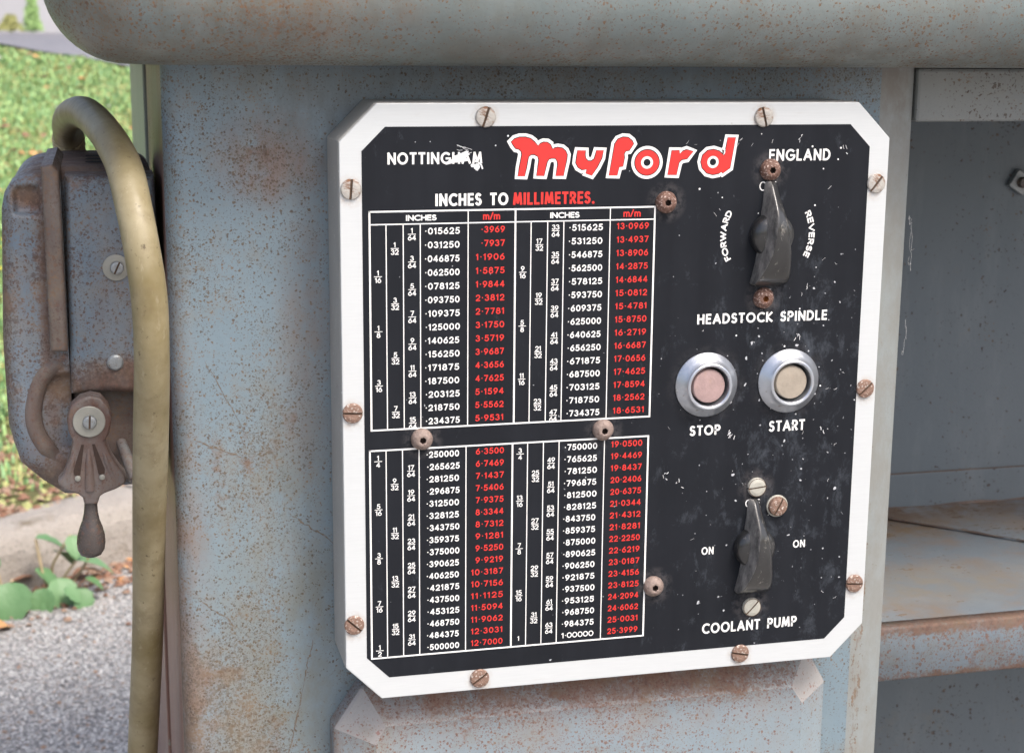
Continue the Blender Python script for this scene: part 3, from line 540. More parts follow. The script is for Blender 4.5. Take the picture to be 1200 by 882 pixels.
# ---- stroke lettering
def A(cx, cy, rx, ry, a0, a1, n=9): return [(cx+rx*cos(rad(a0+(a1-a0)*i/n)), cy+ry*sin(rad(a0+(a1-a0)*i/n))) for i in range(n+1)]
G = {   # glyph: (advance width, strokes) cap height 1, strokes run on the centre line
 '0': (.72, [A(.36,.5,.36,.5,90,450,20)]), '1': (.30, [[(0,.80),(.22,1),(.22,0)]]),
 '2': (.68, [A(.34,.70,.32,.30,170,-40,9)+[(0,0),(.68,0)]]), '3': (.68, [A(.32,.75,.28,.25,150,-75,9), A(.32,.27,.34,.27,85,-160,10)]),
 '4': (.74, [[(.54,0),(.54,1),(0,.27),(.74,.27)]]), '5': (.66, [[(.60,1),(.14,1),(.07,.54)]+A(.30,.32,.36,.32,115,-150,10)]),
 '6': (.70, [A(.35,.31,.34,.31,90,450,16), [(.52,1),(.30,.80),(.10,.56),(.01,.35)]]), '7': (.66, [[(0,1),(.66,1),(.22,0)]]),
 '8': (.68, [A(.34,.765,.26,.235,90,450,14), A(.34,.27,.34,.27,90,450,16)]), '9': (.70, [A(.35,.69,.34,.31,90,450,16), [(.18,0),(.40,.20),(.60,.44),(.69,.65)]]),
 '·': (.20, 'dot.5'), '.': (.12, 'dot0'), '/': (.42, [[(0,-.02),(.42,1.02)]]), 'm': (.84, [[(0,0),(0,.66)], [(0,.42)]+A(.21,.42,.21,.24,180,0,8)+[(.42,0)], [(.42,.42)]+A(.63,.42,.21,.24,180,0,8)+[(.84,0)]]),
 'A': (.84, [[(0,0),(.42,1),(.84,0)], [(.15,.30),(.69,.30)]]), 'C': (.78, [A(.5,.5,.5,.5,55,305,14)]), 'D': (.72, [[(0,0),(0,1),(.24,1)]+A(.24,.5,.48,.5,90,-90,12)+[(0,0)]]),
 'E': (.48, [[(.48,1),(0,1),(0,0),(.48,0)], [(0,.52),(.44,.52)]]), 'F': (.46, [[(.46,1),(0,1),(0,0)], [(0,.52),(.42,.52)]]), 'G': (.92, [A(.5,.5,.5,.5,50,335,16)+[(.96,.46),(.55,.46)]]),
 'H': (.66, [[(0,0),(0,1)], [(.66,0),(.66,1)], [(0,.52),(.66,.52)]]), 'I': (.04, [[(.02,0),(.02,1)]]), 'K': (.62, [[(0,0),(0,1)], [(.58,1),(.03,.48),(.62,0)]]),
 'L': (.44, [[(0,1),(0,0),(.44,0)]]), 'M': (.90, [[(0,0),(.13,1),(.45,.12),(.77,1),(.90,0)]]), 'N': (.70, [[(0,0),(0,1),(.70,0),(.70,1)]]), 'O': (.98, [A(.49,.5,.49,.5,90,450,20)]),
 'P': (.54, [[(0,0),(0,1),(.26,1)]+A(.28,.73,.27,.27,90,-90,8)+[(0,.46)]]), 'R': (.58, [[(0,0),(0,1),(.26,1)]+A(.28,.73,.27,.27,90,-90,8)+[(0,.46)], [(.24,.46),(.58,0)]]),
 'S': (.52, [A(.26,.75,.24,.25,40,250,9)+A(.25,.26,.27,.26,75,-145,9)]), 'T': (.58, [[(0,1),(.58,1)], [(.29,1),(.29,0)]]), 'U': (.66, [[(0,1),(0,.33)]+A(.33,.33,.33,.33,180,360,9)+[(.66,1)]]),
 'V': (.76, [[(0,1),(.38,0),(.76,1)]]), 'W': (1.12, [[(0,1),(.30,0),(.56,.92),(.82,0),(1.12,1)]]), ' ': (.42, [])}
class Ink:
    def __init__(s): s.v = []; s.f = []; s.k = 0
    def ribbon(s, pts, t, y, split=True):
        s.k = (s.k+1) % 5; y = y-s.k*.000012
        if split:      # break the stroke at sharp corners and round the joint
            Q = [Vector(p) for p in pts]
            for i in range(1, len(Q)-1):
                if (Q[i]-Q[i-1]).normalized().dot((Q[i+1]-Q[i]).normalized()) < -.25:
                    s.disc(Q[i], t*.99, y-.00008); s.ribbon(pts[:i+1], t, y, True); s.ribbon(pts[i:], t, y, True); return
        closed = (Vector(pts[0])-Vector(pts[-1])).length < 1e-7
        P = [Vector(p) for p in pts]
        if closed: P = P[:-1]
        n = len(P)
        if n < 2: return
        if not closed:
            P[0] = P[0]+(P[0]-P[1]).normalized()*t*.8; P[-1] = P[-1]+(P[-1]-P[-2]).normalized()*t*.8
        b = len(s.v)
        for i in range(n):
            a = (P[i]-P[i-1]).normalized() if (i > 0 or closed) else (P[1]-P[0]).normalized()
            c = (P[(i+1) % n]-P[i]).normalized() if (i < n-1 or closed) else a
            na, nc = Vector((-a.y, a.x)), Vector((-c.y, c.x)); m_ = na+nc; m_ = m_.normalized() if m_.length > 1e-5 else na
            L = t/max(m_.dot(na), .80); s.v += [(P[i].x+m_.x*L, y, P[i].y+m_.y*L), (P[i].x-m_.x*L, y, P[i].y-m_.y*L)]
        for i in range(n if closed else n-1): j = (i+1) % n; s.f.append((b+2*i, b+2*i+1, b+2*j+1, b+2*j))
    def disc(s, c, r_, y, n=10):
        b = len(s.v); s.v += [(c[0]+r_*cos(2*pi*i/n), y, c[1]+r_*sin(2*pi*i/n)) for i in range(n)]; s.f.append(tuple(range(b, b+n)))
    def text(s, txt, x0, x1, z0, z1, t, y=-.00022, track=.26, xf=None, wd=None):
        h = z1-z0-2*t; W_ = [G[c][0]*(wd or 1) for c in txt]; total = sum(W_)+track*(len(txt)-1); sx = (x1-x0-2*t)/total; px = x0+t
        for c, w in zip(txt, W_):
            g = G[c][1]
            fn = lambda p: (px+p[0]*w/max(G[c][0], 1e-6)*sx if G[c][0] > .05 else px+p[0]*sx, z0+t+p[1]*h)
            tr_ = xf or (lambda p: p)
            if isinstance(g, str): s.disc(tr_((px+w*sx/2, z0+t+float(g[3:])*h)), t*1.12, y)
            else:
                for st in g: s.ribbon([tr_(fn(p)) for p in st], t, y)
            px += (w+track)*sx
    def obj(s, name, mat): return kind(mesh_obj(name, s.v, s.f, mat, pan), 'stuff')
ruled, wfig, rfig, capt, rcap = Ink(), Ink(), Ink(), Ink(), Ink()
def line(a, b, t): ruled.ribbon([(a[0]/1000, a[1]/1000), (b[0]/1000, b[1]/1000)], t/1000, -.00017)
# table frames (mm)
def table(X, zt, zb, zh, ks, z_first, z_last, heads, mmx, decx, tl=False):
    pass
for (X, zt, zb, zh) in (((14.9,23.3,32.1,40.9,65.9,90.9), 261.8, 148.5, 255.3), ((90.9,99.3,108.2,116.9,142.1,166.7), 261.8, 148.5, 255.3),
                        ((13.9,22.4,31.1,39.9,65.1,90.4), 137.6, 23.2, None), ((90.4,98.7,107.4,116.1,141.5,166.4), 137.6, 23.2, None)):
    for i, x in enumerate(X):
        if i == 5 and X[0] < 20: continue
        line((x, zb), (x, zt if (i in (0, 4, 5) or not zh) else zh), .46 if i in (0, 5) else .25)
    for z in (zt, zb): line((X[0], z), (X[5], z), .42)
    if zh: line((X[0], zh), (X[5], zh), .30)
def mm_text(k_):
    if k_ == 64: return '25·3999'
    v_ = k_*254000//64/10000; q = k_*254000 / 64; r_ = int(q) if q-int(q) <= .5 else int(q)+1
    a, b = divmod(r_, 10000); return ('%d' % a if a else '')+'·%04d' % b
def dec_text(k_): return '1·00000' if k_ == 64 else '·%06d' % (k_*1000000//64)
def frac(k_, cx, zc):
    a, b = k_, 64
    while a % 2 == 0 and b > 1: a //= 2; b //= 2
    z = zc/1000; w = lambda s_: sum(G[c][0] for c in s_)*2.25+.62*(len(s_)-1)
    c = cx/1000; H = .0027; t = .00022
    def cen(s_, z0): ww = (w(s_)+.44)/1000; wfig.text(s_, c-ww/2, c+ww/2, z0, z0+H, t, track=.25)
    if b == 1: cen('1', z-.0012); return
    cen(str(a), z+.0005); cen(str(b), z-.0005-H); wfig.ribbon([(c-.0019, z), (c+.0019, z)], .00018, -.00021)
for ks, zf, zl, cols, dec, mmx in ((range(1,16), 251.5, 152.1, (19.0,27.7,36.6), (43.2,61.5), (67.6,85.3)), (range(33,48), 251.7, 152.4, (95.0,103.8,112.5), (119.7,138.2), (145.4,163.5)),
                              (range(16,33), 134.0, 27.0, (18.2,26.8,35.6), (43.8,61.5), (68.0,85.7)), (range(48,65), 133.8, 27.2, (94.6,103.2,111.8), (119.0,137.4), (145.0,163.0))):
    n = len(ks)
    for i, k_ in enumerate(ks):
        z = (zf+(zl-zf)*i/(n-1))/1000; d = dec_text(k_)
        jx = random.uniform(-.2,.2)/1000
        if k_ == 64: wfig.text(d, dec[0]/1000, dec[1]/1000, z-.0016, z+.0016, .00026, track=.22)
        else: wfig.text(d, dec[0]/1000+jx, dec[1]/1000+jx, z-.00172, z+.00172, .00030, track=.42)
        m_ = mm_text(k_); adv = {5: 12.6, 6: 15.3, 7: 17.6}[len(m_)]; x1_ = mmx[1]/1000
        wz = .00170; rfig.text(m_, x1_-adv/1000, x1_, z-wz+.0003, z+wz+.0003, .00029, track=.44)
        if k_ % 2: cx = cols[2]
        elif k_ % 4: cx = cols[1]
        else: cx = cols[0]
        dz = -1.4 if n == 15 else (-1.6 if k_ not in (16, 48, 32, 64) else -2.2)
        if k_ in (15, 47): dz = -.6
        if k_ in (32, 64): dz = .4
        frac(k_, cx, z*1000+dz)
for a in ((33.5,49.4,256.9,259.9),(109.4,125.3,256.8,259.9)): capt.text('INCHES', a[0]/1000, a[1]/1000, a[2]/1000, a[3]/1000, .00034)
for a in ((73.7,82.7),(149.3,158.8)): rcap.text('m/m', a[0]/1000, a[1]/1000, .2567, .2606, .00032)
capt.text('NOTTINGHAM', .0243, .0731, .2853, .2914, .00056, track=.42)
capt.text('ENGLAND', .2300, .2655, .2850, .2913, .00056, track=.42)
capt.text('INCHES TO', .0487, .0870, .2640, .2705, .00064, track=.46)
rcap.text('MILLIMETRES.', .0895, .1335, .2640, .2705, .00064, track=.46)
capt.text('HEADSTOCK SPINDLE', .1924, .2682, .1979, .2036, .00056, track=.42)
capt.text('STOP', .1901, .2080, .1362, .1420, .00056, track=.42); capt.text('START', .2366, .2581, .1362, .1424, .00056, track=.42)
capt.text('COOLANT PUMP', .2013, .2587, .0210, .0272, .00056, track=.42)
capt.text('ON', .1994, .2065, .0677, .0722, .00038, track=.45); capt.text('ON', .2542, .2615, .0679, .0724, .00038, track=.45)
capt.text('OFF', .2252, .2348, .2692, .2742, .00030, track=.3); capt.text('OFF', .2244, .2330, .0936, .0980, .00030, track=.3)
def arc_xf(c, R, flip):
    def g(p):      # p[0] runs along the arc, p[1] radially
        a = p[0]/R
        if flip: ang = pi-a; rr = R+p[1]; return (c[0]+rr*cos(pi-a*1.0), c[1]+rr*sin(pi-a)) 
        rr = R+p[1]; return (c[0]+rr*cos(-a), c[1]+rr*sin(-a))
    return g
cK = (.2312, .2455); Lf = .0257*rad(31)
capt.text('FORWARD', -Lf, Lf, -.0017, .0018, .00040, track=.30, xf=arc_xf(cK, .0257, True)); Lr = .0255*rad(29)
capt.text('REVERSE', -Lr, Lr, -.0017, .0018, .00040, track=.30, xf=arc_xf(cK, .0255, False))
ruled.obj('table_rules', M['white']); wfig.obj('white_figures', M['white']); rfig.obj('red_figures', M['red']); capt.obj('white_captions', M['white']); rcap.obj('red_captions', M['red'])
# ---- logo
LOGO = {
'm': [[(88.3,296.2),(90.0,297.6),(92.6,298.4),(95.8,298.4),(98.4,297.7),(100.5,296.1),(102.4,294.0),(103.7,295.1),(105.3,295.8),(107.4,295.7),(109.0,294.6),(110.1,292.3),(111.2,292.8),(113.0,293.1),(115.4,292.7),(117.1,291.4),(118.0,289.4),(117.7,286.8),(116.2,278.7),(112.2,278.7),(113.2,284.3),(112.9,286.4),(111.8,287.7),(109.9,287.9),(108.3,287.4),(107.3,285.9),(106.8,283.9),(105.8,278.8),(101.9,278.9),(102.8,284.4),(103.1,287.0),(102.5,288.8),(100.6,289.8),(98.8,289.8),(97.5,288.8),(97.0,287.1),(96.4,283.5),(95.5,278.8),(92.0,278.8),(92.8,283.0),(94.0,289.6),(93.7,291.4),(92.4,292.6),(90.8,292.9),(89.5,294.5)]],
'y': [[(123.7,291.5),(127.9,291.4),(127.6,289.3),(128.1,287.2),(129.5,286.0),(131.2,286.0),(132.7,287.0),(133.4,289.0),(133.9,291.4),(137.6,291.4),(136.7,287.7),(134.4,283.1),(131.5,278.7),(128.3,279.8),(128.9,281.8),(126.3,281.7),(124.2,282.9),(122.9,285.2),(123.3,288.3)]],
'f': [[(140.9,278.6),(143.8,294.8),(145.4,297.1),(148.1,298.1),(150.9,297.9),(153.1,296.2),(153.9,294.7),(151.6,291.4),(149.7,291.1),(148.8,289.6),(149.0,287.8),(148.4,283.2),(146.3,282.9),(145.3,278.6)]],
'r': [[(175.1,291.0),(179.3,291.0),(179.5,289.2),(181.2,290.6),(183.4,291.3),(187.1,290.5),(183.6,286.8),(180.8,286.4),(179.2,284.9),(178.0,278.4),(173.2,278.5)]],
'o': [[(161.6+6.6*cos(2*pi*i/30), 285.0+6.5*sin(2*pi*i/30)) for i in range(30)], [(161.6+3.3*cos(2*pi*i/24), 285.0+3.25*sin(2*pi*i/24)) for i in range(24)]],
'd': [[(206.2,297.5),(210.6,297.5),(207.9,281.7),(204.0,278.9),(203.4,279.7),(201.7,278.9),(198.4,278.3),(195.0,279.2),(192.4,281.9),(191.6,285.0),(192.4,288.4),(195.1,290.8),(198.5,291.3),(201.6,290.4),(203.6,288.8),(204.5,288.0),(205.2,290.6)], [(198.3+3.2*cos(2*pi*i/24), 284.85+3.2*sin(2*pi*i/24)) for i in range(24)]]}
for ch, rings_ in LOGO.items():
    I = Ink(); t = .00078
    for j, r_ in enumerate(rings_):
        rr = mm(r_); sh = mm(inset_poly(r_, -.58 if j == 0 else .58)) ; I.ribbon(sh+[sh[0]], t, -.00019, False)
    if ch == 'd': I.disc((.2038,.2912), .0013, -.00018)
    L = flat('logo_letter', [[mm(r_) for r_ in rings_]], -.00030, M['logo_red']); mesh_obj('letter_outline', I.v, I.f, M['white'], L).location = (0,0,0)
# scratches in the enamel
I = Ink(); rr = random.Random(4)
def scr(cx, cz, dx, dz, t): I.ribbon([(cx, cz), (cx+dx*.5+rr.uniform(-.0004,.0004), cz+dz*.5+rr.uniform(-.0004,.0004)), (cx+dx, cz+dz)], t, -.00036)
for _ in range(11): scr(.0575+rr.uniform(0,.004), .2858+rr.uniform(0,.0035), rr.uniform(.004,.008), rr.uniform(.0005,.003), rr.uniform(.0001,.00038))
for q, t_ in ((0,.0008),(.0006,.0009),(.0013,.0006),(-.0006,.0005)):
    I.ribbon([(.0550+q, .2858+q*.6), (.0595, .2872+q), (.0632, .2890+q*.8), (.0655-q, .2905+q*.5)], t_*.8, -.00038-q*.01)
for _ in range(5): scr(.0695+rr.uniform(-.001,.002), .2855+rr.uniform(-.0015,.001), rr.uniform(-.0015,.002), rr.uniform(-.003,.002), rr.uniform(.0003,.0006))
I.disc((.0703,.2838), .0017, -.00037, 7); I.disc((.0680,.2845), .0010, -.00038, 6)
for _ in range(5): scr(.059+rr.uniform(0,.004), .292+rr.uniform(0,.003), rr.uniform(.002,.005), rr.uniform(-.002,0), .00008)
for x, z in ((.206,.2795),(.2095,.2975),(.2245,.2985),(.2615,.280),(.2695,.2855),(.2545,.293),(.2705,.2925),(.2445,.290),(.1905,.2715),(.1795,.2870),(.2515,.2045),(.2420,.2045),(.2570,.262),(.2160,.1905),(.243,.184),(.258,.2460),(.2035,.2655),(.2160,.1160),(.2660,.1610),(.2250,.2580),(.0380,.2965),(.0455,.2960),(.0865,.2995),(.0805,.2950)):
    I.disc((x+rr.uniform(-.001,.001), z+rr.uniform(-.001,.001)), rr.uniform(.0002,.0006), -.0002, 6)
for cx, cz in ((.2735,.290),(.247,.296),(.185,.1090),(.2143,.1375),(.2143,.1335),(.251,.189),(.254,.2155),(.176,.115),(.268,.135)):
    for _ in range(3): scr(cx+rr.uniform(-.002,.002), cz+rr.uniform(-.002,.002), rr.uniform(-.001,.0015), rr.uniform(-.0025,.0025), rr.uniform(.00007,.0002))
for _ in range(30): scr(rr.uniform(.175,.283), rr.uniform(.02,.30), rr.uniform(-.0022,.0022), rr.uniform(-.0022,.0022), rr.uniform(.00003,.00009))
kind(mesh_obj('enamel_scratches', I.v, I.f, M['scratch'], pan), 'stuff')
# ---- screws
def slotted(name, r_, h, sw, mat, depth=.0009):
    V = []; F = []; 
    for sg in (1, -1):
        a0 = math.asin(sw/2/r_); an = [a0+(pi-2*a0)*i/14 for i in range(15)]
        lay = [(1, 0), (1, h*.45), (.90, h*.82), (.6, h)]
        b = len(V); n = 15
        for q, y in lay:
            for a in an: V.append((r_*q*cos(a), -y, sg*max(r_*q*sin(a), sw/2)))
        for j in range(3): F += [(b+j*n+i, b+j*n+i+1, b+(j+1)*n+i+1, b+(j+1)*n+i) for i in range(n-1)]
        F.append(tuple(b+3*n+i for i in range(n))); 
        e = [(b+j*n) for j in range(4)]+[(b+j*n+n-1) for j in (3,2,1,0)]; F.append(tuple(e))
    fm = [0]*len(F); b = len(V); n = 24
    V += [(r_*.97*cos(2*pi*i/n), -max(h-depth, .0003), r_*.97*sin(2*pi*i/n)) for i in range(n)]; F.append(tuple(range(b, b+n))); fm.append(1)
    me = bpy.data.meshes.new(name); me.from_pydata(V, [], F); me.materials.append(mat); me.materials.append(M['slot']); me.polygons.foreach_set('material_index', fm)
    bm = bmesh.new(); bm.from_mesh(me); bmesh.ops.recalc_face_normals(bm, faces=bm.faces); bm.to_mesh(me); bm.free(); return me
ms = {'b': slotted('screw', .0053, .0016, .0013, M['screw_bright']), 'r': slotted('screw', .0053, .0016, .0011, M['screw_rust']), 'w': slotted('screw', .0054, .0024, .0009, M['cream'], .0005), 'R': slotted('screw', .0056, .0032, .0011, M['screw_rust'])}
def inst(name, me, loc, parent, ry=0, label=None):
    o = bpy.data.objects.new(name, me); COL.objects.link(o); o.parent = parent; o.location = Vector(loc)-world_loc(parent); o.rotation_euler = (0, -ry, 0)
    if label: o['label'] = label
    return o
for x, z, k_, a in ((74.8,308.9,'b',72),(226.1,308.3,'b',105),(5.6,273.3,'b',85),(5.1,158.3,'r',-3),(4.6,43.0,'r',-42),(73.0,6.7,'r',36),(224.8,7.4,'r',-12),(293.2,272.3,'b',52),(293.4,158.1,'r',42),(293.4,43.8,'r',-4)):
    inst('screw', ms[k_], (x/1000, 0, z/1000), pan, rad(a), 'bright slotted screw with rust in its slot' if k_ == 'b' else 'rusty slotted screw')
inst('screw', ms['w'], (.2305, -.0002, .1051), pan, rad(6), 'cream painted screw above the coolant knob'); inst('screw', ms['w'], (.2304, -.0002, .0350), pan, rad(46), 'cream painted screw below the coolant knob')
inst('screw', ms['R'], (.2433, -.0002, .0934), pan, rad(62), 'rusty screw beside the coolant knob')
v, f = lathe_vf([(.0063,0),(.0063,.0008),(.0057,.0010)], 24); cw = mesh_obj('washer', v, f, M['cream'], pan); cw.location = Vector((.2433,-.0001,.0934))-world_loc(pan)
def dome(mat, smat, r_=.0058, h=.0043):
    hexf = lambda j, a: (1/ max(cos((a % (pi/3))-pi/6), .5))*.9 if j >= 7 else 1+.02*sin(a*3+j)
    v, f = lathe_vf([(r_,0),(r_,h*.22),(r_*.94,h*.45),(r_*.80,h*.72),(r_*.62,h*.92),(r_*.48,h),(r_*.38,h),(r_*.30,h*.97),(r_*.28,h*.3)], 30, hexf)
    me_o = mesh_obj('domed_bolt', v, f, None, pan, smooth=True, auto=rad(50), mats=[mat, smat], fm=[0]*(7*30)+[1]*(30+1)); me = me_o.data; bpy.data.objects.remove(me_o); return me
dm = {'r': dome(M['bolt'], M['socket']), 'p': dome(M['bolt_pale'], M['socket']), 'o': dome(M['bolt'], M['socket_orange'])}
for x, z, k_ in ((173.0,264.1,'r'),(231.3,280.4,'r'),(230.4,211.3,'o'),(41.7,142.7,'p'),(140.8,142.5,'p'),(171.9,51.8,'p')):
    inst('domed_bolt', dm[k_], (x/1000-.0004, -.0001, z/1000), pan, random.random()*2, {'r': 'rusty red brown domed socket bolt', 'p': 'pale corroded domed socket bolt', 'o': 'domed bolt with orange rust in its socket'}[k_])
# ---- push buttons
for x, z, mt, lb in ((.1988,.1646,'stop','faded pink round stop button in a chrome bezel'),(.2468,.1646,'start','faded tan round start button in a chrome bezel')):
    pb = bpy.data.objects.new('push_button', None); COL.objects.link(pb); pb.parent = pan; pb.location = Vector((x, -.0002, z))-world_loc(pan); pb['label'] = lb
    v, f = lathe_vf([(.0178,0),(.0178,.0006),(.0172,.0013),(.0150,.0036),(.0132,.0054),(.0128,.0062),(.0122,.0066),(.0115,.0065),(.0110,.0060),(.0108,.0045),(.0107,.0004)], 56)
    o = mesh_obj('bezel', v[:], f[:-1], M['chrome'], pb, smooth=True, auto=rad(28)); o.location = (0,0,0)
    v, f = lathe_vf([(.0092,.0002),(.0092,.0040),(.0088,.0046),(.0060,.0049),(.002,.0050)], 40); o = mesh_obj('plunger', v, f, M[mt], pb, smooth=True); o.location = (0,0,0)
    v, f = lathe_vf([(.0109,.0003),(.005,.0003)], 30); o = mesh_obj('button_well', v, f, M['gap'], pb); o.location = (0,0,0)
# ---- pointer knobs
def sstep_(x): x = max(0, min(1, x)); return x*x*(3-2*x)
def knob(cx, cz, s_, label):
    kb = bpy.data.objects.new('pointer_knob', None); COL.objects.link(kb); kb.parent = pan; kb.location = Vector((cx, -.0002, cz))-world_loc(pan); kb['label'] = label
    v, f = lathe_vf([(.0120,0),(.0122,.0015),(.0121,.0035),(.0112,.0058),(.0090,.0075),(.005,.0085)], 44)
    o = mesh_obj('hub', [Vector(p)*s_ for p in v], f, M['bakelite'], kb, smooth=True); o.location = (0,0,0)
    # wing cross sections: z, base left/right, ridge left/right, height
    C = [(.0292,-.0030,.0008,-.0022,.0004,.0026),(.0280,-.0038,.0014,-.0024,.0008,.0048),(.0246,-.0042,.0022,-.0026,.0014,.0072),(.0185,-.0044,.0032,-.0025,.0022,.0114),(.0130,-.0050,.0044,-.0026,.0034,.0150),(.0080,-.0055,.0054,-.0029,.0044,.0168),
         (.0010,-.0060,.0066,-.0034,.0055,.0174),(-.0060,-.0062,.0074,-.0042,.0062,.0166),(-.0120,-.0068,.0082,-.0054,.0070,.0152),(-.0180,-.0078,.0090,-.0072,.0078,.0128),(-.0225,-.0088,.0094,-.0086,.0082,.0098),(-.0258,-.0096,.0094,-.0094,.0082,.0062),(-.0272,-.0096,.0090,-.0092,.0078,.0030)]
    V = []; F = []; nf = 11
    for z, bl, br_, rl, rr_, h in C:
        w = rr_-rl; ed = min(.0011, w*.3)
        sl = .14*sstep_((z+.010)/.030)      # the front face turns to the right towards the pointer tip
        sec = [(bl,0),(bl*.6+rl*.4,h*.5),(rl*.97+bl*.03,h*.93),(rl+ed*.35,h*.995),(rl+ed,h*(1.0-.02*sl)),(rl+w*.5,h*(.985-.30*sl)-.0004),(rr_-ed*1.8,h*(.96-.55*sl)),(rr_-ed*.5,h*(.86-.62*sl)),(rr_*.6+br_*.4,h*(.62-.5*sl)),(br_*.8+rr_*.2,h*(.3-.25*sl)),(br_,0)]
        V += [(x*s_*1.13, -y*s_, z*s_) for x, y in sec]
    for j in range(len(C)-1): F += [(j*nf+i, j*nf+i+1, (j+1)*nf+i+1, (j+1)*nf+i) for i in range(nf-1)]
    fm = [1 if i < 3 else 0 for j in range(len(C)-1) for i in range(nf-1)]
    F += [tuple(range(nf)), tuple((len(C)-1)*nf+i for i in range(nf))]; fm += [0, 1]
    o = mesh_obj('grip', V, F, None, kb, smooth=True, auto=rad(58), mats=[M['bakelite'], M['bakelite_dull']], fm=fm); o.location = (0,0,0)
    md = o.modifiers.new('sub', 'SUBSURF'); md.levels = 2; md.render_levels = 2
    # ridge creases
    me = o.data; ca = me.attributes.new('crease_edge', 'FLOAT', 'EDGE')
    for e in me.edges:
        a, b = e.vertices
        if a % nf == 3 and b % nf == 3: ca.data[e.index].value = .55
        if {a % nf, b % nf} <= {0, 10}: ca.data[e.index].value = 1
knob(.2326, .2456, 1.0, 'headstock spindle pointer knob turned up to off'); knob(.2302, .0705, .97, 'coolant pump pointer knob turned up to off')

# ================================================================ SWITCH BOX
sb = thing('switch_box', (-.125, .15, .10), 'rusty grey drum switch box with downward lever on the left side of the stand', 'switch box')
BO = mm([(-168.6,253),(-166.1,263.5),(-160.8,271.8),(-152.6,276.0),(-141.0,277.6),(-114.0,277.8),(-93.6,277.2),(-86.6,271.6),(-86,258),(-86,95.2),(-108.0,96.4),(-126.9,95.5),(-142.8,96.5),(-154.5,103.2),(-166.1,112.4),(-171.3,133.8),(-171.8,182.2)])
BO = chaikin(BO, 2)
pillow('box_body', BO, .232, .098, .016, M['box'], sb, 6)
CL = mm([(-136,275.9),(-149.4,275.7),(-157.2,274.0),(-162.5,270.6),(-165.4,265.9),(-167.1,257.9),(-170.3,186.8),(-169.8,139.7),(-164.7,118.9),(-153.5,108.0),(-142.0,99.5),(-136,99)])
# left cover as a height field: rounded edges, pressed pocket and sunken panel
def dist_poly(p, poly, skip=()):
    d = 9
    for i in range(len(poly)):
        if i in skip: continue
        a, b = Vector(poly[i]), Vector(poly[(i+1) % len(poly)]); t = max(0, min(1, (p-a).dot(b-a)/(b-a).length_squared)); d = min(d, (p-a.lerp(b, t)).length)
    return d
CLs = CL
def xleft(z):
    best = -.136
    for i in range(len(CLs)-2):
        (xa, za), (xb, zb) = CLs[i], CLs[i+1]
        if min(za, zb)-1e-9 <= z <= max(za, zb)+1e-9 and abs(za-zb) > 1e-6: best = min(best, xa+(xb-xa)*(z-za)/(zb-za))
    return best
def sstep(x): x = max(0, min(1, x)); return x*x*(3-2*x)
def cover_y(x, z):
    d = dist_poly(Vector((x, z)), CLs, skip=(len(CLs)-1,)); R = .011; y = .080
    if d < R: y += R*(1-math.sqrt(max(0, 1-(1-d/R)**2)))
    pk = sstep((x+.162)/.004)*sstep((-.1465-x)/.002)*sstep((.2715-z)/.004)*sstep((z-.2535)/.0035); y += .0055*pk
    # hollow inside the arc rib
    e = math.hypot((x+.139)/.0165, (z-.146)/.0245); y += .0045*sstep((1-e)*5)
    return y
nz, nx = 130, 34; V = []; F = []
for j in range(nz+1):
    z = .1001+(.2757-.1001)*j/nz; xl = xleft(z)+.00005
    for i in range(nx+1):
        x = xl+(-.1362-xl)*(i/nx)**1.15; V.append((x, cover_y(x, z), z))
F = [(j*(nx+1)+i, j*(nx+1)+i+1, (j+1)*(nx+1)+i+1, (j+1)*(nx+1)+i) for j in range(nz) for i in range(nx)]
b = len(V); rim = [j*(nx+1) for j in range(nz+1)]+[nz*(nx+1)+i for i in range(1, nx+1)]+[(nz-j)*(nx+1)+nx for j in range(1, nz+1)]+[nx-i for i in range(1, nx)]
for r_ in rim: V.append((V[r_][0], .125, V[r_][2]))
F += [(rim[i], rim[(i+1) % len(rim)], b+(i+1) % len(rim), b+i) for i in range(len(rim))]
lab(mesh_obj('side_cover', V, F, M['box'], sb, smooth=True, auto=rad(60)), 'rounded left cover with a pressed pocket and arc rib')
MC = mm([(-134.0,275.4),(-88,275.0),(-87.0,157.0),(-106,157.5),(-116,158.5),(-136,158.1)])
pillow('front_cover', MC, .112, .0745, .0045, M['box'], sb, 4)
LP = mm([(-135.9,160),(-87.0,158),(-87.0,104),(-108,104.5),(-122,104.5),(-135.9,108)]); pillow('lower_recess', LP, .112, .089, .003, M['rustbox'], sb, 3)
RB = mm([(-145.6,281.0),(-139.6,282.0),(-136.6,278.0),(-136.4,182.6),(-145.6,183.0),(-145.4,278)])
pillow('joint_rib', RB, .20, .0695, .0022, M['rustbox'], sb, 3)
v, f = tube_vf(smooth_path([(x/1000, .0835 if i not in (0, 7) else .086, z/1000) for i, (x, z) in enumerate([(-137.5,175.5),(-146.5,171.6),(-152.6,164.3),(-156.2,153.2),(-156.9,142.9),(-154.3,133.3),(-149.0,125.4),(-143.5,119.0)])], 5), [.0052]*30+[.0045]*6, 12)
mesh_obj('arc_rib', v, f, M['rustbox'], sb, smooth=True)
for z, y in ((.2779,.178),(.2779,.155),(.2779,.132)):     # vent slots pressed in the top
    V = []; F = []; n = 10
    for i in range(n+1):
        t = i/n; x = -.1235+.016*t; hw = .0045*(1-t*.55)*(sin(pi*min(1,t*3+.15)/2)); V += [(x, y-hw, z+.0002), (x, y+hw, z+.0006-.0002*t)]
    F = [(2*i, 2*i+1, 2*i+3, 2*i+2) for i in range(n)]; mesh_obj('vent_slot', V, F, M['gap'], sb)
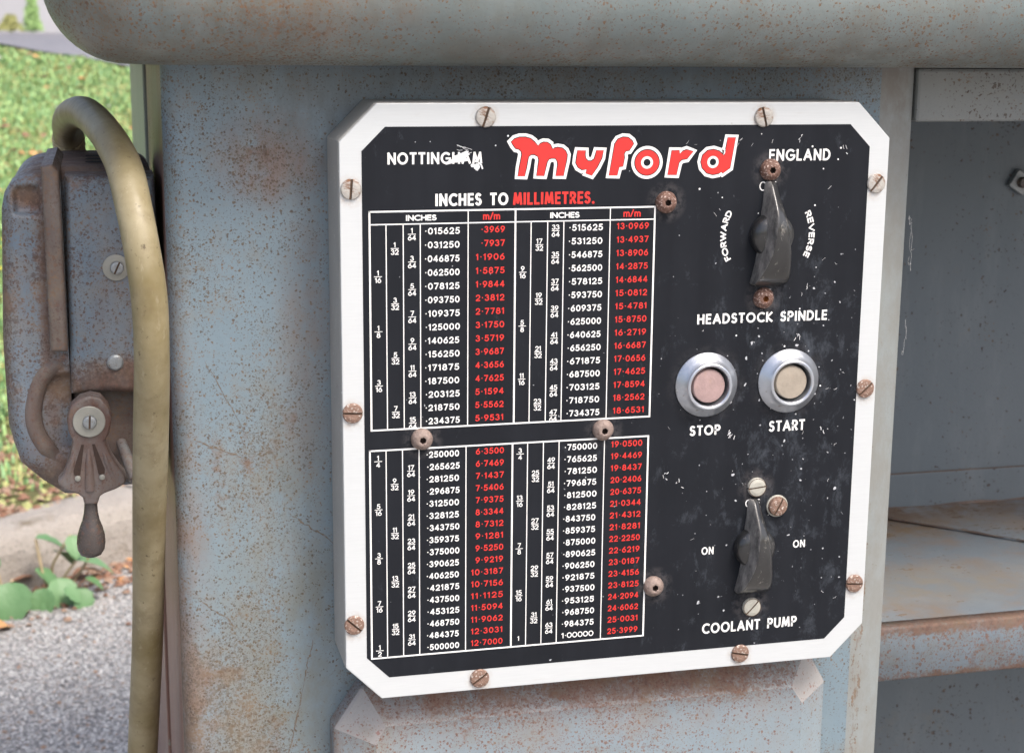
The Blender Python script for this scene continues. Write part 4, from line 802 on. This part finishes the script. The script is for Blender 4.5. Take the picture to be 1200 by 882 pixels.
def disc_part(name, c, prof, mat, parent, n=28, label=None):
    v, f = lathe_vf(prof, n); o = mesh_obj(name, v, f, mat, parent, smooth=True, auto=rad(35)); o.location = Vector(c)-world_loc(parent)
    if label: o['label'] = label
    return o
disc_part('washer', (-.1097,.0744,.2265), [(.0070,0),(.0070,.0008),(.0066,.0010)], M['washer'], sb)
ms['s'] = slotted('screw', .0036, .0022, .0010, M['steel']); o = inst('screw', ms['s'], (-.1092,.0735,.2265), sb, rad(65))
disc_part('rivet', (-.1122,.0744,.1750), [(.0043,0),(.0043,.0008),(.0034,.0016),(.0015,.0018)], M['steel'], sb)
# lever
LV = mm([(-138.1,151.4),(-135.6,158.3),(-131.0,162.2),(-125.8,163.5),(-120.7,162.2),(-117.0,157.3),(-115.3,150.2),(-117.1,142.5),(-119.5,138.7),(-116.2,129.8),(-112.4,123.2),(-109.9,119.9),(-109.3,116.7),(-110.1,114.8),(-114.7,112.2),(-120.8,110.2),(-123.1,108.7),(-124.6,104.5),(-131.3,104.8),(-132.0,108.5),(-134.1,110.5),(-140.6,113.0),(-143.7,116.1),(-144.1,118.0),(-141.0,121.7),(-137.6,131.0),(-135.7,139.5),(-137.7,145.1)])
lv_o = pillow('lever', LV, .058, .0455, .0016, M['lever'], sb, 3)
disc_part('pivot_boss', (-.1266,.0745,.150), [(.0095,0),(.0095,.0285)], M['lever'], sb)
def sub(o): o.parent = lv_o; o.location = (0,0,0); return o
prof = [(.0033,0),(.0034,.004),(.0037,.008),(.0045,.012),(.0060,.016),(.0072,.0205),(.0075,.0245),(.0070,.0285),(.0055,.0312),(.0028,.0325)]
n = 24; V = []; F = []
for r_, h in prof:
    for i in range(n): a = 2*pi*i/n; V.append((-.1280-.0011*h/.03+r_*cos(a), .0520+r_*.9*sin(a), .1065-h))
F = [(j*n+i, j*n+(i+1) % n, (j+1)*n+(i+1) % n, (j+1)*n+i) for j in range(len(prof)-1) for i in range(n)]+[tuple(range(n)), tuple((len(prof)-1)*n+i for i in range(n))]
sub(mesh_obj('handle_knob', V, F, M['knobmetal'], sb, smooth=True))
for a, b, r_ in (((-.1279,.139),(-.1281,.1125),.0028), ((-.1333,.139),(-.1392,.1185),.0018), ((-.1226,.139),(-.1160,.1185),.0018)):
    pts = [(a[0]+(b[0]-a[0])*i/8, .0462+.0012*abs(i/4-1), a[1]+(b[1]-a[1])*i/8) for i in range(9)]; v, f = tube_vf(pts, [r_*(.45+.75*i/8) for i in range(9)], 12); sub(mesh_obj('raised_rib', v, f, M['lever'], sb, smooth=True))
for q in (-1, 1):      # flat dark pieces on the fan: groove shade and rust in their colour
    cx = -.1280; gp = [(cx+q*.0021, .1375), (cx+q*.0034, .1376), (cx+q*.0080, .1240), (cx+q*.0078, .1215), (cx+q*.0058, .1205), (cx+q*.0046, .1215)]
    sub(prism('groove_shade', gp, .04515, .0462, M['socket'], sb))
for x in (-.1340, -.1216): v, f = lathe_vf([(.0016,0),(.0014,.0006),(.0006,.0009)], 14); o = mesh_obj('bright_pip', v, f, M['washer'], sb, smooth=True); o.parent = lv_o; o.location = (x, .0452, .1195)
wv, wf = lathe_vf([(.0083,0),(.0083,.0009),(.0079,.0012)], 32); o = mesh_obj('washer', wv, wf, M['washer'], sb); o.parent = lv_o; o.location = (-.1269, .0454, .1499)
o = bpy.data.objects.new('screw', ms['s']); COL.objects.link(o); o.parent = lv_o; o.location = (-.1266, .0442, .1499); o.rotation_euler = (0, -rad(86), 0)
# small fixing stub at lower right of the lever
v, f = tube_vf([(-.111,.085,.128),(-.107,.07,.119),(-.1045,.062,.113),(-.103,.062,.109)], [.003,.0035,.0036,.002], 10); mesh_obj('cable_clip', v, f, M['lever'], sb, smooth=True)

# ================================================================ CONDUIT HOSE
hp = [(-.112,.16,-.5),(-.111,.155,-.30),(-0.1084,0.14,-0.1205),(-0.106,0.13,-0.0777),(-0.1009,0.09,0.0109),(-0.0979,0.05,0.0972),(-0.096,0.02,0.1515),(-0.0947,0.002,0.1911),(-0.0949,-0.002,0.2214),(-0.0976,0.0,0.2465),(-0.1006,0.01,0.2664),(-0.1041,0.03,0.2836),(-0.1116,0.065,0.2972),(-0.1213,0.12,0.3051),(-0.1288,0.17,0.3032),(-0.1336,0.215,0.2964),(-0.134,0.24,0.2857),(-0.1337,0.25,0.2745),(-0.134,0.25,0.2558)]
ho = thing('cable_hose', (-.112, .16, -.5), 'thick yellowish plastic cable hose looping over the switch box', 'hose')
P = smooth_path(hp, 8); k0 = int(len(P)*.885)
v, f = tube_vf(P, [.0089*(1+.012*sin(i*.31)+.012*sin(i*.17)) for i in range(len(P))], 24); mesh_obj('hose_body', v, f, M['hose'], ho, smooth=True, auto=rad(80))
v, f = tube_vf(P[k0:], [.0097+.0004*sin(i*2.1) for i in range(len(P)-k0)], 24); lab(mesh_obj('tape_wrap', v, f, M['tape'], ho, smooth=True, auto=rad(80)), 'cracked cream tape at the end of the hose')
